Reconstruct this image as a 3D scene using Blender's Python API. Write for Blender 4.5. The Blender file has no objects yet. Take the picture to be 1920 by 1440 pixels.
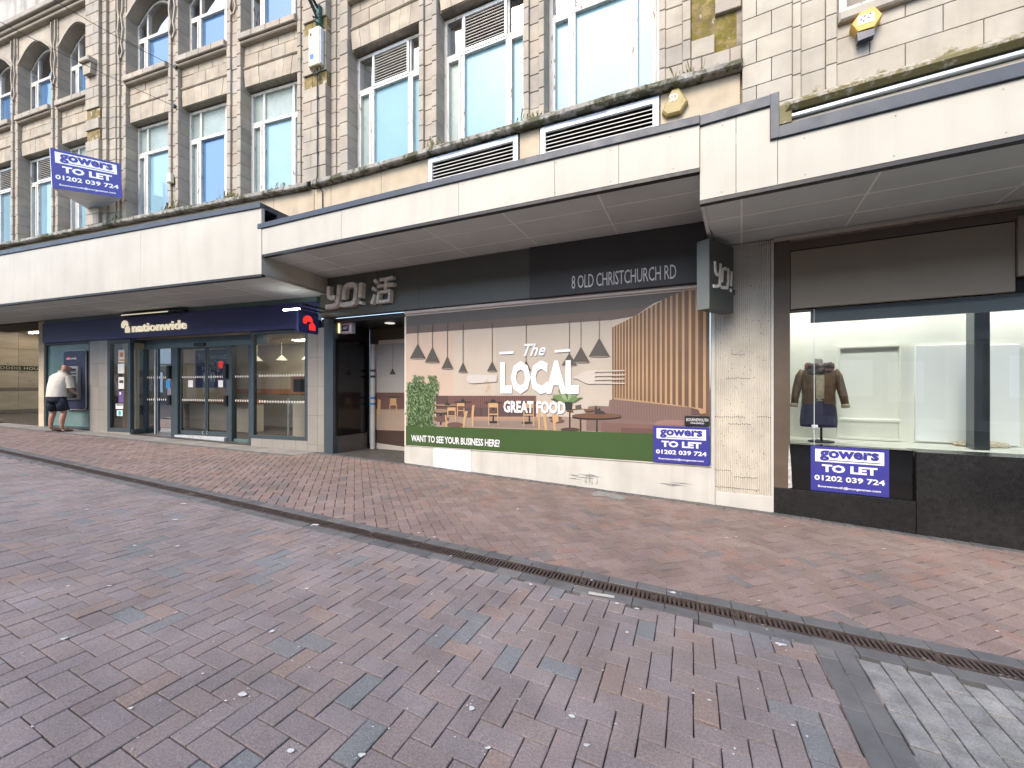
import bpy, bmesh, math, random
from mathutils import Vector, Matrix
R = random.Random(7)
sc = bpy.context.scene
col = sc.collection
# ------------------------------------------------------------------ camera, world, sun, exposure
F = 765.0; CX = 960.0; HY = 727.0; CH = 1.4          # focal length and horizon in pixels of the 1920 px photograph, eye height in metres
cd = bpy.data.cameras.new('camera'); cam = bpy.data.objects.new('camera', cd); col.objects.link(cam)
cam.location = (0, 0, CH); cam.rotation_euler = (math.pi/2, 0, 0)
cd.sensor_width = 36.0; cd.lens = 36.0*F/1920.0; cd.shift_y = (HY-720.0)/1920.0
cd.clip_start = 0.05; cd.clip_end = 2000.0
sc.camera = cam
SUN_AZ = 215.0; SUN_EL = 42.0                         # degrees: where the sun stands (clockwise from +Y) and how high
wd = bpy.data.worlds.new('World'); sc.world = wd; wd.use_nodes = True
nt = wd.node_tree; bgn = nt.nodes['Background']
sky = nt.nodes.new('ShaderNodeTexSky'); sky.sky_type = 'NISHITA'; sky.sun_disc = False
sky.sun_elevation = math.radians(SUN_EL); sky.sun_rotation = math.radians(SUN_AZ)
sky.air_density = 1.0; sky.dust_density = 1.2; sky.ozone_density = 1.0
nt.links.new(sky.outputs[0], bgn.inputs[0]); bgn.inputs[1].default_value = 0.15
sd = bpy.data.lights.new('sun', 'SUN'); sd.energy = 1.3; sd.angle = math.radians(30); sd.color = (1.0, 0.87, 0.70)
so = bpy.data.objects.new('sun', sd); col.objects.link(so)
so.rotation_euler = (math.radians(90-SUN_EL), 0, math.radians(180-SUN_AZ))
so.location = (0, -20, 30)
vs = sc.view_settings; vs.view_transform = 'Standard'; vs.look = 'None'; vs.exposure = 1.55; vs.gamma = 1.0
vs.use_curve_mapping = False
sc.render.engine = 'CYCLES'
sc.cycles.max_bounces = 6; sc.cycles.transparent_max_bounces = 8; sc.cycles.caustics_reflective = False; sc.cycles.caustics_refractive = False
sc.cycles.use_denoising = True

# ------------------------------------------------------------------ frames: the three facade planes of the curving street
class Pl:
    """vertical plane: s runs to the right along it, n out towards the street, z up"""
    def __init__(self, o, d):
        self.o = o; l = math.hypot(*d); self.d = (d[0]/l, d[1]/l); self.N = (self.d[1], -self.d[0])
    def w(self, s, n, z):
        return Vector((self.o[0]+s*self.d[0]+n*self.N[0], self.o[1]+s*self.d[1]+n*self.N[1], z))
    def px(self, x, y, n=0.0):
        u = (x-CX)/F; v = (HY-y)/F
        t = (self.o[0]*self.N[0]+self.o[1]*self.N[1]+n)/(u*self.N[0]+self.N[1])
        return ((t*u-self.o[0])*self.d[0]+(t-self.o[1])*self.d[1], CH+t*v)
    def S(self, x, n=0.0): return self.px(x, HY, n)[0]
def vp(v): return (CX-v, -F)
Y0 = 1.6*F/238
B = Pl((490/F*Y0, Y0), vp(-760))
A = Pl(tuple(B.w(B.S(600), 0, 0)[:2]), vp(-1360))
C = Pl(B.o, vp(-400))
M = Pl(A.o, vp(-1010))
SAB = B.S(600)
CU = Pl(tuple(B.w(B.S(1391), 0, 0)[:2]), vp(-370))
D45 = Pl((0, 0), (1, 0))

def SN(x, y):
    dx, dy = x-B.o[0], y-B.o[1]
    return dx*B.d[0]+dy*B.d[1], dx*B.N[0]+dy*B.N[1]
def gz(x, y):
    S, n = SN(x, y)
    z = -0.17-0.0335*S if S > -6 else 0.031-0.0237*(S+6)
    z = max(z, -0.5) if S > 9 else min(z, 0.62)
    return z + 0.0235*min(max(n, -1.0), 6.0)
def gpx(x, y):
    u = (x-CX)/F; v = (HY-y)/F; t = -1.4/v
    for _ in range(12): t = (gz(t*u, t)-CH)/v
    return Vector((t*u, t, gz(t*u, t)))
def gw(pl, s, n): p = pl.w(s, n, 0); return gz(p.x, p.y)

# ------------------------------------------------------------------ mesh builder
WLOC = {}
class MB:
    def __init__(self): self.v = []; self.f = []; self.mi = []; self.t = []; self.cur = 0; self.tint = 0.5
    def add(self, vs_, fs):
        b = len(self.v); self.v += [Vector(p) for p in vs_]
        for f in fs: self.f.append([b+i for i in f]); self.mi.append(self.cur); self.t.append(self.tint)
        return self
    def box(self, pl, s0, s1, n0, n1, z0, z1):
        P = [pl.w(s, n, z) for z in (z0, z1) for n in (n0, n1) for s in (s0, s1)]
        return self.add(P, [(0,1,3,2),(4,6,7,5),(0,4,5,1),(2,3,7,6),(0,2,6,4),(1,5,7,3)])
    def cbox(self, pl, s0, s1, n0, n1, z0, z1, c=0.008):
        """box whose street face has chamfered edges"""
        P = [pl.w(s, n0, z) for s, z in ((s0,z0),(s1,z0),(s1,z1),(s0,z1))]
        P += [pl.w(s, n1-c, z) for s, z in ((s0,z0),(s1,z0),(s1,z1),(s0,z1))]
        P += [pl.w(s, n1, z) for s, z in ((s0+c,z0+c),(s1-c,z0+c),(s1-c,z1-c),(s0+c,z1-c))]
        fs = [(3,2,1,0)]
        for a in (0, 4):
            for i in range(4): j = (i+1) % 4; fs.append((a+i, a+j, a+4+j, a+4+i))
        fs.append((8,9,10,11))
        return self.add(P, fs)
    def prism(self, pl, pts, n0, n1):
        k = len(pts)
        P = [pl.w(s, n0, z) for s, z in pts]+[pl.w(s, n1, z) for s, z in pts]
        fs = [tuple(range(k))[::-1], tuple(range(k, 2*k))]
        for i in range(k): j = (i+1) % k; fs.append((i, j, k+j, k+i))
        return self.add(P, fs)
    def sheet(self, pl, pts, n): return self.add([pl.w(s, n, z) for s, z in pts], [tuple(range(len(pts)))])
    def plan(self, pts, z0, z1):
        k = len(pts)
        P = [(p[0], p[1], z0) for p in pts]+[(p[0], p[1], z1) for p in pts]
        fs = [tuple(range(k)), tuple(range(k, 2*k))[::-1]]
        for i in range(k): j = (i+1) % k; fs.append((i, j, k+j, k+i))
        return self.add(P, fs)
    def tube(self, pts, r, seg=8, cap=True):
        pts = [Vector(p) for p in pts]; k = len(pts); rs = r if isinstance(r, (list, tuple)) else [r]*k
        P = []; up = Vector((0.13, 0.21, 0.97)).normalized()
        for i, p in enumerate(pts):
            d = (pts[min(i+1, k-1)]-pts[max(i-1, 0)]).normalized()
            a = d.cross(up)
            if a.length < 0.05: a = d.cross(Vector((1, 0, 0)))
            a.normalize(); b = d.cross(a)
            for j in range(seg):
                th = 2*math.pi*j/seg; P.append(p+(a*math.cos(th)+b*math.sin(th))*rs[i])
        fs = [(i*seg+j, i*seg+(j+1) % seg, (i+1)*seg+(j+1) % seg, (i+1)*seg+j) for i in range(k-1) for j in range(seg)]
        if cap: fs += [tuple(range(seg))[::-1], tuple(range((k-1)*seg, k*seg))]
        return self.add(P, fs)
    def loft(self, rings, cap=True):
        m = len(rings[0]); P = [p for r in rings for p in r]
        fs = [(i*m+j, i*m+(j+1) % m, (i+1)*m+(j+1) % m, (i+1)*m+j) for i in range(len(rings)-1) for j in range(m)]
        if cap: fs += [tuple(range(m))[::-1], tuple(range((len(rings)-1)*m, len(rings)*m))]
        return self.add(P, fs)
    def ribbon(self, pl, pts, wd_, n0, n1, closed=False):
        """stroke of constant width along a polyline in the plane, extruded from n0 to n1"""
        k = len(pts); L = []; Rr = []
        for i in range(k):
            a = pts[i-1] if (i > 0 or closed) else None
            c = pts[(i+1) % k] if (i < k-1 or closed) else None
            p = pts[i]; ns = []
            for q0, q1 in ((a, p), (p, c)):
                if q0 is None or q1 is None: continue
                dx, dy = q1[0]-q0[0], q1[1]-q0[1]; l = math.hypot(dx, dy) or 1e-9; ns.append((-dy/l, dx/l))
            nx = sum(q[0] for q in ns)/len(ns); ny = sum(q[1] for q in ns)/len(ns)
            m2 = max(nx*nx+ny*ny, 0.3); h = wd_/2/m2
            L.append((p[0]+nx*h, p[1]+ny*h)); Rr.append((p[0]-nx*h, p[1]-ny*h))
        P = [pl.w(s, n, z) for n in (n0, n1) for side in (L, Rr) for s, z in side]
        fs = []
        rng = range(k) if closed else range(k-1)
        for i in rng:
            j = (i+1) % k
            fs += [(2*k+i, 3*k+i, 3*k+j, 2*k+j), (i, j, k+j, k+i), (i, 2*k+i, 2*k+j, j), (k+i, k+j, 3*k+j, 3*k+i)]
        if not closed: fs += [(0, k, 3*k, 2*k), (k-1, 3*k-1, 4*k-1, 2*k-1)]
        return self.add(P, fs)
    def build(self, name, mats, parent=None, smooth=False, recalc=True, kind=None, label=None, cat=None, group=None):
        if not self.v: return None
        if not isinstance(mats, (list, tuple)): mats = [mats]
        lo = Vector((min(p.x for p in self.v), min(p.y for p in self.v), min(p.z for p in self.v)))
        hi = Vector((max(p.x for p in self.v), max(p.y for p in self.v), max(p.z for p in self.v)))
        c = (lo+hi)/2; c.z = lo.z
        me = bpy.data.meshes.new(name); me.from_pydata([tuple(p-c) for p in self.v], [], self.f)
        for m in mats: me.materials.append(m)
        me.polygons.foreach_set('material_index', self.mi)
        if any(t != 0.5 for t in self.t):
            at = me.attributes.new('tint', 'FLOAT', 'FACE'); at.data.foreach_set('value', self.t)
        if recalc and len(self.f) < 6000:
            bm = bmesh.new(); bm.from_mesh(me); bmesh.ops.recalc_face_normals(bm, faces=bm.faces); bm.to_mesh(me); bm.free()
        if smooth: me.polygons.foreach_set('use_smooth', [True]*len(me.polygons))
        me.update()
        return put(name, me, c, parent, kind, label, cat, group)
def put(name, data, loc, parent=None, kind=None, label=None, cat=None, group=None):
    o = bpy.data.objects.new(name, data); col.objects.link(o)
    loc = Vector(loc); WLOC[o.name] = loc
    if parent is not None: o.parent = parent; o.location = loc-WLOC[parent.name]
    else: o.location = loc
    tag(o, kind, label, cat, group)
    return o
def tag(o, kind=None, label=None, cat=None, group=None):
    if kind: o['kind'] = kind
    if label: o['label'] = label
    if cat: o['category'] = cat
    if group: o['group'] = group
    return o
def thing(name, loc, label, cat, group=None, kind=None):
    o = put(name, None, loc, None, kind, label, cat, group); o.empty_display_size = 0.2; return o
def ell(cx, cz, rx, rz, k=20, a0=0.0, a1=2*math.pi):
    full = abs(a1-a0-2*math.pi) < 1e-6; m = k if full else k+1
    return [(cx+rx*math.cos(a0+(a1-a0)*i/k), cz+rz*math.sin(a0+(a1-a0)*i/k)) for i in range(m)]
def rrect(s0, s1, z0, z1, r, k=5):
    o = []
    for cx, cz, a in ((s1-r, z0+r, -90), (s1-r, z1-r, 0), (s0+r, z1-r, 90), (s0+r, z0+r, 180)):
        o += [(cx+r*math.cos(math.radians(a+90*i/k)), cz+r*math.sin(math.radians(a+90*i/k))) for i in range(k+1)]
    return o
def text(name, body, pl, s0, s1, z0, z1, n, depth, mat, parent, shear=0.0, bold=0.0, mirror=False, spacing=1.0, res=2):
    cu = bpy.data.curves.new(name, 'FONT'); cu.body = body; cu.size = 1.0; cu.shear = shear; cu.offset = bold
    cu.space_character = spacing; cu.resolution_u = res; cu.extrude = 0.5 if depth > 0 else 0.0; cu.fill_mode = 'BOTH' if depth > 0 else 'FRONT'
    to = bpy.data.objects.new('tmp', cu); col.objects.link(to)
    me0 = bpy.data.meshes.new_from_object(to)
    vs_ = [v.co.copy() for v in me0.vertices]; fs = [list(p.vertices) for p in me0.polygons]
    bpy.data.objects.remove(to); bpy.data.curves.remove(cu); bpy.data.meshes.remove(me0)
    x0 = min(v.x for v in vs_); x1 = max(v.x for v in vs_); y0 = min(v.y for v in vs_); y1 = max(v.y for v in vs_)
    m = MB(); P = []
    for v in vs_:
        a = (v.x-x0)/(x1-x0); a = 1-a if mirror else a
        b = (v.y-y0)/(y1-y0)
        P.append(pl.w(s0+a*(s1-s0), n+(v.z+0.5)*depth if depth > 0 else n, z0+b*(z1-z0)))
    m.add(P, fs)
    return m.build(name, mat, parent, recalc=False)

# ------------------------------------------------------------------ materials
MATS = {}
def lin(c): return tuple((x/12.92 if x <= 0.04045 else ((x+0.055)/1.055)**2.4) for x in [v/255.0 for v in c])
def mk(name, c, rough=0.6, var=0.12, scale=6.0, bump=0.0, bscale=80.0, metal=0.0, spec=0.5, rnd=0.0, pal=None, tint=False,
       emit=0.0, streak=0.0, grain=0.0, big=None, moss=None, spots=None, coat=0.0, stretch=None, speck=None, mossth=0.5):
    if name in MATS: return MATS[name]
    m = bpy.data.materials.new(name); m.use_nodes = True; MATS[name] = m
    t = m.node_tree; N = t.nodes; L = t.links; p = N['Principled BSDF']
    def node(k, **kw):
        n = N.new(k)
        for a, b in kw.items(): setattr(n, a, b)
        return n
    def mix(fac, a, b, mode='MIX'):
        n = node('ShaderNodeMix', data_type='RGBA', blend_type=mode)
        for i, v in ((0, fac), (6, a), (7, b)):
            if hasattr(v, 'node'): L.new(v, n.inputs[i])
            elif i == 0: n.inputs[0].default_value = v
            else: n.inputs[i].default_value = (*v, 1.0) if len(v) == 3 else v
        return n.outputs[2]
    def math_(op, a, b=0.0, clamp=False):
        n = node('ShaderNodeMath', operation=op); n.use_clamp = clamp
        for i, v in ((0, a), (1, b)):
            if hasattr(v, 'node'): L.new(v, n.inputs[i])
            else: n.inputs[i].default_value = v
        return n.outputs[0]
    def mrange(v, a, b, c_, d):
        n = node('ShaderNodeMapRange'); L.new(v, n.inputs[0])
        for i, q in zip((1, 2, 3, 4), (a, b, c_, d)): n.inputs[i].default_value = q
        return n.outputs[0]
    geo = node('ShaderNodeNewGeometry'); pos = geo.outputs['Position']
    vec = pos
    if stretch:
        mp = node('ShaderNodeMapping'); mp.inputs['Scale'].default_value = stretch; L.new(pos, mp.inputs[0]); vec = mp.outputs[0]
    def noise(sc_, det=4.0, v=None, rough_=0.55):
        n = node('ShaderNodeTexNoise'); n.inputs['Scale'].default_value = sc_; n.inputs['Detail'].default_value = det
        n.inputs['Roughness'].default_value = rough_; L.new(v or vec, n.inputs['Vector']); return n.outputs['Fac']
    base = None
    if pal:
        if tint:
            a = node('ShaderNodeAttribute', attribute_name='tint'); f = a.outputs['Fac']
        else:
            f = node('ShaderNodeObjectInfo').outputs['Random']
        r = node('ShaderNodeValToRGB'); r.color_ramp.interpolation = 'CONSTANT' if len(pal) > 6 else 'LINEAR'
        e = r.color_ramp.elements
        while len(e) < len(pal): e.new(0.5)
        for i, q in enumerate(pal):
            e[i].position = i/len(pal) if len(pal) > 6 else i/max(1, len(pal)-1)
        for i, q in enumerate(pal): e[i].color = (*q, 1)
        L.new(f, r.inputs[0]); base = r.outputs[0]
    else:
        base = mix(0.0, c, c)
        if rnd > 0:
            f = node('ShaderNodeObjectInfo').outputs['Random']
            base = mix(1.0, base, mix(f, (1-rnd,)*3, (1+rnd,)*3), 'MULTIPLY')
    if var > 0:
        f = mrange(noise(scale, 6.0), 0.3, 0.7, 0.0, 1.0)
        base = mix(1.0, base, mix(f, (1-var,)*3, (1+var,)*3), 'MULTIPLY')
    if big:
        f = mrange(noise(big[0], 3.0, pos), 0.35, 0.65, 0.0, 1.0)
        base = mix(1.0, base, mix(f, (1-big[1],)*3, (1+big[1],)*3), 'MULTIPLY')
    if grain > 0:
        f = mrange(noise(115.0, 4.0, pos, 0.85), 0.32, 0.68, 0.0, 1.0)
        base = mix(1.0, base, mix(f, (1-grain,)*3, (1+grain,)*3), 'MULTIPLY')
    if streak > 0:
        mp = node('ShaderNodeMapping'); mp.inputs['Scale'].default_value = (4.5, 4.5, 0.35); L.new(pos, mp.inputs[0])
        f = mrange(noise(1.0, 5.0, mp.outputs[0]), 0.48, 0.75, 0.0, streak)
        base = mix(f, base, tuple(x*0.35 for x in c))
    if spots:
        f = mrange(noise(spots[0], 3.0), spots[1], spots[1]+0.04, 0.0, 1.0)
        base = mix(f, base, spots[2])
    if speck:
        v = node('ShaderNodeTexVoronoi'); v.inputs['Scale'].default_value = speck[0]; L.new(pos, v.inputs['Vector'])
        f = mrange(v.outputs['Distance'], speck[1], speck[1]*0.6, 0.0, 1.0)
        base = mix(f, base, speck[2])
    if moss:
        z0, z1, mc = moss
        sx = node('ShaderNodeSeparateXYZ'); L.new(pos, sx.inputs[0])
        h = mrange(sx.outputs['Z'], z0, z1, 0.28, -0.25)
        f = math_('ADD', noise(5.0, 8.0, pos, 0.7), h)
        f = mrange(f, mossth+0.12, mossth+0.2, 0.0, 0.9)
        base = mix(f, base, mix(noise(30.0, 2.0, pos), tuple(x*0.5 for x in mc), mc))
    L.new(base, p.inputs['Base Color'])
    rv = 0.08 if var >= 0.12 else 0.012; rn = mrange(noise(scale*2.3, 4.0), 0.3, 0.7, max(0.0, rough-rv), min(1.0, rough+rv)); L.new(rn, p.inputs['Roughness'])
    p.inputs['Metallic'].default_value = metal; p.inputs['Specular IOR Level'].default_value = spec
    if coat: p.inputs['Coat Weight'].default_value = coat; p.inputs['Coat Roughness'].default_value = 0.05
    if bump > 0:
        b = node('ShaderNodeBump'); b.inputs['Strength'].default_value = 1.0; b.inputs['Distance'].default_value = bump
        L.new(noise(bscale, 5.0, pos), b.inputs['Height']); L.new(b.outputs[0], p.inputs['Normal'])
    if emit > 0:
        L.new(base, p.inputs['Emission Color']); p.inputs['Emission Strength'].default_value = emit
    return m
def mk_glass(name, tintc=(0.9, 0.95, 0.94), refl=1.0, wob=0.0):
    """single thin pane: clear, with the Fresnel mirror image of the street on it"""
    if name in MATS: return MATS[name]
    m = bpy.data.materials.new(name); m.use_nodes = True; MATS[name] = m
    t = m.node_tree; N = t.nodes; L = t.links
    for n in list(N):
        if n.type == 'BSDF_PRINCIPLED': N.remove(n)
    out = [n for n in N if n.type == 'OUTPUT_MATERIAL'][0]
    tr = N.new('ShaderNodeBsdfTransparent'); tr.inputs[0].default_value = (*tintc, 1)
    gl = N.new('ShaderNodeBsdfGlossy'); gl.inputs['Roughness'].default_value = 0.0
    fr = N.new('ShaderNodeFresnel'); fr.inputs[0].default_value = 1.5
    mm = N.new('ShaderNodeMath'); mm.operation = 'MULTIPLY'; mm.inputs[1].default_value = 2.0*refl; mm.use_clamp = True
    L.new(fr.outputs[0], mm.inputs[0])
    ms = N.new('ShaderNodeMixShader'); L.new(mm.outputs[0], ms.inputs[0]); L.new(tr.outputs[0], ms.inputs[1]); L.new(gl.outputs[0], ms.inputs[2])
    L.new(ms.outputs[0], out.inputs['Surface'])
    if wob:
        nz = N.new('ShaderNodeTexNoise'); nz.inputs['Scale'].default_value = 1.2
        g = N.new('ShaderNodeNewGeometry'); L.new(g.outputs['Position'], nz.inputs['Vector'])
        b = N.new('ShaderNodeBump'); b.inputs['Distance'].default_value = wob; L.new(nz.outputs['Fac'], b.inputs['Height'])
        L.new(b.outputs[0], gl.inputs['Normal'])
    return m

stone_pal = [(0.331,0.288,0.228),(0.357,0.314,0.262),(0.288,0.254,0.215),(0.374,0.327,0.262),(0.335,0.280,0.228),(0.344,0.305,0.258)]
MOSS = (0.13, 0.11, 0.02)
m_stone = mk('facade_stone', (0.5,0.45,0.38), 0.75, 0.16, 3.0, 0.003, 40, pal=stone_pal, moss=(5.5, 6.1, MOSS), streak=0.12, speck=(6.0, 0.03, (0.16,0.12,0.09)), mossth=0.58)
m_yst = mk('spandrel_stone', (0.5,0.42,0.31), 0.8, 0.2, 3.5, 0.004, 35, pal=[(0.368,0.308,0.235),(0.322,0.276,0.221),(0.396,0.336,0.258),(0.331,0.290,0.239)], streak=0.12)
m_cst = mk('neighbour_stone', (0.6,0.53,0.42), 0.7, 0.12, 3.0, 0.002, 40, pal=[(0.396,0.352,0.286),(0.361,0.321,0.264),(0.422,0.378,0.312),(0.378,0.330,0.255)], streak=0.35, moss=(4.75, 5.3, (0.17,0.14,0.03)), mossth=0.5)
m_cst2 = mk('neighbour_render', (0.46,0.40,0.31), 0.8, 0.12, 3.0, streak=0.2)
m_mort = mk('mortar', (0.25,0.215,0.175), 0.9, 0.3, 10)
m_ledge = mk('ledge_stone', (0.30,0.28,0.25), 0.9, 0.35, 6, 0.008, 20, moss=(5.0, 7.0, (0.085,0.085,0.035)), mossth=0.49)
m_frame = mk('window_paint', (0.58,0.56,0.53), 0.6, 0.15, 9, 0.004, 60, spots=(22.0, 0.63, (0.23,0.17,0.13)), stretch=(1,1,0.25))
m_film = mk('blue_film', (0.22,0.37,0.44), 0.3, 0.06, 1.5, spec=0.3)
m_blueg = mk('sky_tinted_glass', (0.07,0.17,0.33), 0.03, 0.03, 1.0, spec=1.0, coat=1.0)  # vivid blue of the mirrored sky put into the base colour
m_paleg = mk('pale_sky_tinted_glass', (0.22,0.36,0.44), 0.04, 0.08, 1.0, spec=1.0, coat=0.6)  # paler sky reflection, likewise painted into the pane colour
m_frost = mk('frosted_pane', (0.30,0.36,0.34), 0.3, 0.15, 2.0, spec=0.5)
m_white = mk('canopy_white', (0.495,0.465,0.395), 0.55, 0.06, 1.2, streak=0.16, big=(0.9, 0.05), speck=(7.0, 0.035, (0.3,0.26,0.2)))
m_cap = mk('canopy_capping', (0.045,0.055,0.075), 0.45, 0.2, 3)
m_soff = mk('soffit_paint', (0.59,0.655,0.655), 0.6, 0.06, 1.5, big=(0.7, 0.06))
m_soffj = mk('soffit_joint', (0.9,0.9,0.88), 0.6, 0.05)
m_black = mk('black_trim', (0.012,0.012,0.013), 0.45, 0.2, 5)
m_navy = mk('navy_fascia', (0.046,0.048,0.170), 0.3, 0.04, 2)
m_cream = mk('cream_letters', (0.85,0.76,0.56), 0.4, 0.03, 2, emit=0.25)
m_teal = mk('teal_frame', (0.05,0.07,0.08), 0.4, 0.1, 4)
m_tealp = mk('teal_panel', (0.11,0.17,0.17), 0.35, 0.1, 4)
m_tile = mk('grey_tile', (0.30,0.28,0.25), 0.22, 0.05, 3, rnd=0.05)
m_dkgr = mk('dark_green_fascia', (0.098,0.100,0.084), 0.38, 0.08, 2)
m_dkgr2 = mk('charcoal_fascia', (0.055,0.052,0.050), 0.5, 0.08, 2)
m_brown = mk('bronze_panel', (0.25,0.205,0.145), 0.4, 0.07, 2)
m_brown2 = mk('bronze_frame', (0.105,0.078,0.056), 0.45, 0.15, 3)
m_gran = mk('black_granite', (0.016,0.016,0.016), 0.3, 0.3, 20, spec=0.35, big=(1.5, 0.2), speck=(48.0, 0.16, (0.085,0.083,0.075)), rnd=0.1)
m_plin = mk('plinth_paint', (0.58,0.56,0.51), 0.6, 0.1, 2, 0.002, 30, streak=0.25)
m_rib = mk('ribbed_cladding', (0.70,0.66,0.57), 0.7, 0.12, 4, 0.004, 50, streak=0.15)
m_galv = mk('galvanised', (0.62,0.66,0.70), 0.4, 0.15, 12, metal=0.3)
m_slat = mk('louvre_slat', (0.55,0.52,0.48), 0.5, 0.15, 6)
m_dark = mk('dark_void', (0.01,0.01,0.01), 0.9, 0.1)
m_blue = mk('board_blue', (0.045,0.045,0.27), 0.4, 0.05, 3)
m_bw = mk('board_white', (0.82,0.83,0.86), 0.45, 0.03, 3)
m_glass = mk_glass('shop_glass', refl=1.0); m_glass2 = mk_glass('window_glass', (0.75,0.82,0.86), 1.6, 0.006)
# ------------------------------------------------------------------ ground, paving, drain
m_sub = mk('paving_bed', (0.05,0.042,0.038), 0.95, 0.3, 12, 0.004, 60)
road_pal = [(0.222,0.190,0.187),(0.240,0.192,0.181),(0.229,0.186,0.176),(0.240,0.192,0.179),(0.242,0.201,0.194),(0.215,0.176,0.169),(0.225,0.182,0.171),(0.220,0.181,0.172),(0.210,0.179,0.177),(0.237,0.194,0.185),(0.239,0.191,0.178),(0.225,0.190,0.187),(0.239,0.198,0.191),(0.221,0.181,0.172),(0.211,0.177,0.174),(0.257,0.192,0.167),(0.238,0.197,0.190),(0.210,0.169,0.159),(0.186,0.185,0.189),(0.233,0.198,0.196),(0.229,0.183,0.171),(0.225,0.191,0.190),(0.234,0.188,0.176),(0.244,0.202,0.194),(0.224,0.185,0.179),(0.227,0.190,0.185),(0.206,0.173,0.170),(0.237,0.190,0.178),(0.197,0.188,0.191)]
foot_pal = [(0.246,0.180,0.157),(0.223,0.159,0.134),(0.231,0.167,0.145),(0.242,0.177,0.156),(0.195,0.147,0.131),(0.237,0.175,0.156),(0.222,0.160,0.137),(0.236,0.174,0.152),(0.179,0.151,0.143),(0.217,0.156,0.133),(0.242,0.177,0.156),(0.235,0.165,0.138),(0.252,0.162,0.132),(0.243,0.179,0.159),(0.205,0.154,0.139),(0.236,0.168,0.145),(0.209,0.150,0.130),(0.221,0.162,0.141),(0.214,0.150,0.125),(0.245,0.181,0.160),(0.210,0.156,0.137),(0.210,0.151,0.130),(0.247,0.181,0.160),(0.212,0.159,0.143),(0.248,0.177,0.152),(0.247,0.181,0.160)]
def pavmat(nm, pal, tint): return mk(nm, (0.2,0.15,0.14), 0.82, 0.16, 3.0, 0.004, 140, grain=0.38, big=(0.8, 0.10), pal=pal, tint=tint, speck=(26.0, 0.035, (0.32,0.29,0.27)))
m_road_i = pavmat('road_paver', road_pal, False); m_road_t = pavmat('road_paver_far', road_pal, True)
m_foot_i = pavmat('footway_paver', foot_pal, False); m_foot_t = pavmat('footway_paver_far', foot_pal, True)
grey_pal = [(0.115,0.112,0.112),(0.135,0.13,0.128),(0.10,0.10,0.103),(0.15,0.142,0.135)]
m_grey_i = mk('grey_paver', (0.12,0.12,0.12), 0.8, 0.2, 5, 0.003, 120, pal=grey_pal)
sett_pal = [(0.245,0.24,0.225),(0.215,0.21,0.205),(0.27,0.262,0.242),(0.23,0.222,0.218)]
m_sett = mk('granite_sett', (0.3,0.3,0.28), 0.85, 0.3, 9, 0.006, 70, grain=0.35, pal=sett_pal, speck=(45.0, 0.12, (0.14,0.14,0.14)))

ground = MB()
gx = [-400, -120, -40, -30] + [x*0.5 for x in range(-52, 23)] + [14, 20, 40, 120, 400]
gy = [-400, -100, -30, -14, -8] + [y*0.5 for y in range(-10, 45)] + [26, 34, 60, 120, 400]
ground.add([(x, y, gz(x, y)-0.046) for y in gy for x in gx],
           [(j*len(gx)+i, j*len(gx)+i+1, (j+1)*len(gx)+i+1, (j+1)*len(gx)+i) for j in range(len(gy)-1) for i in range(len(gx)-1)])
ground.build('ground', m_sub, kind='structure', recalc=False)

drain_px = [(60,858),(160,882),(267,907),(400,932),(500,957),(640,984),(827,1037),(1040,1082),(1273,1133),(1350,1144),(1500,1178),(1687,1217),(1912,1266)]
dp = [gpx(*p) for p in drain_px]
ds = sorted([SN(p.x, p.y) for p in dp])
# smooth: least squares cubic n(S)
import numpy as np
cf = np.polyfit([a for a, b in ds], [b for a, b in ds], 3)
S_LO, S_HI = ds[0][0], ds[-1][0]
def drain_n(S):
    def f(s): return float(np.polyval(cf, s))
    if S < S_LO: e = 0.05; return f(S_LO)+(f(S_LO+e)-f(S_LO))/e*(S-S_LO)
    if S > S_HI: e = -0.05; return f(S_HI)+(f(S_HI+e)-f(S_HI))/e*(S-S_HI)
    return f(S)
def bpt(S, n, dz=0.0):
    p = B.w(S, n, 0); return Vector((p.x, p.y, gz(p.x, p.y)+dz))
def inview(p, m=60):
    if p.y < 0.3: return False
    x = CX+F*p.x/p.y; y = HY-F*(p.z-CH)/p.y
    return -m < x < 1920+m and y < 1440+m
def wall_n(S):
    """distance of the building line from plane B's line"""
    if S < SAB:
        a = math.atan2(A.d[1], A.d[0])-math.atan2(B.d[1], B.d[0]); return -math.tan(a)*(SAB-S)*-1.0
    if S > 0: 
        a = math.atan2(C.d[1], C.d[0])-math.atan2(B.d[1], B.d[0]); return -math.tan(a)*S
    return 0.0
# granite patch lower right of the drain: dark band line
bq = [gpx(1519,1195), gpx(1631,1440), gpx(1597,1221), gpx(1725,1440)]
bs = [SN(p.x, p.y) for p in bq]
def band_S(n, side):
    (s0, n0), (s1, n1) = (bs[0], bs[1]) if side == 0 else (bs[2], bs[3])
    return s0+(s1-s0)*(n-n0)/(n1-n0)

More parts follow.
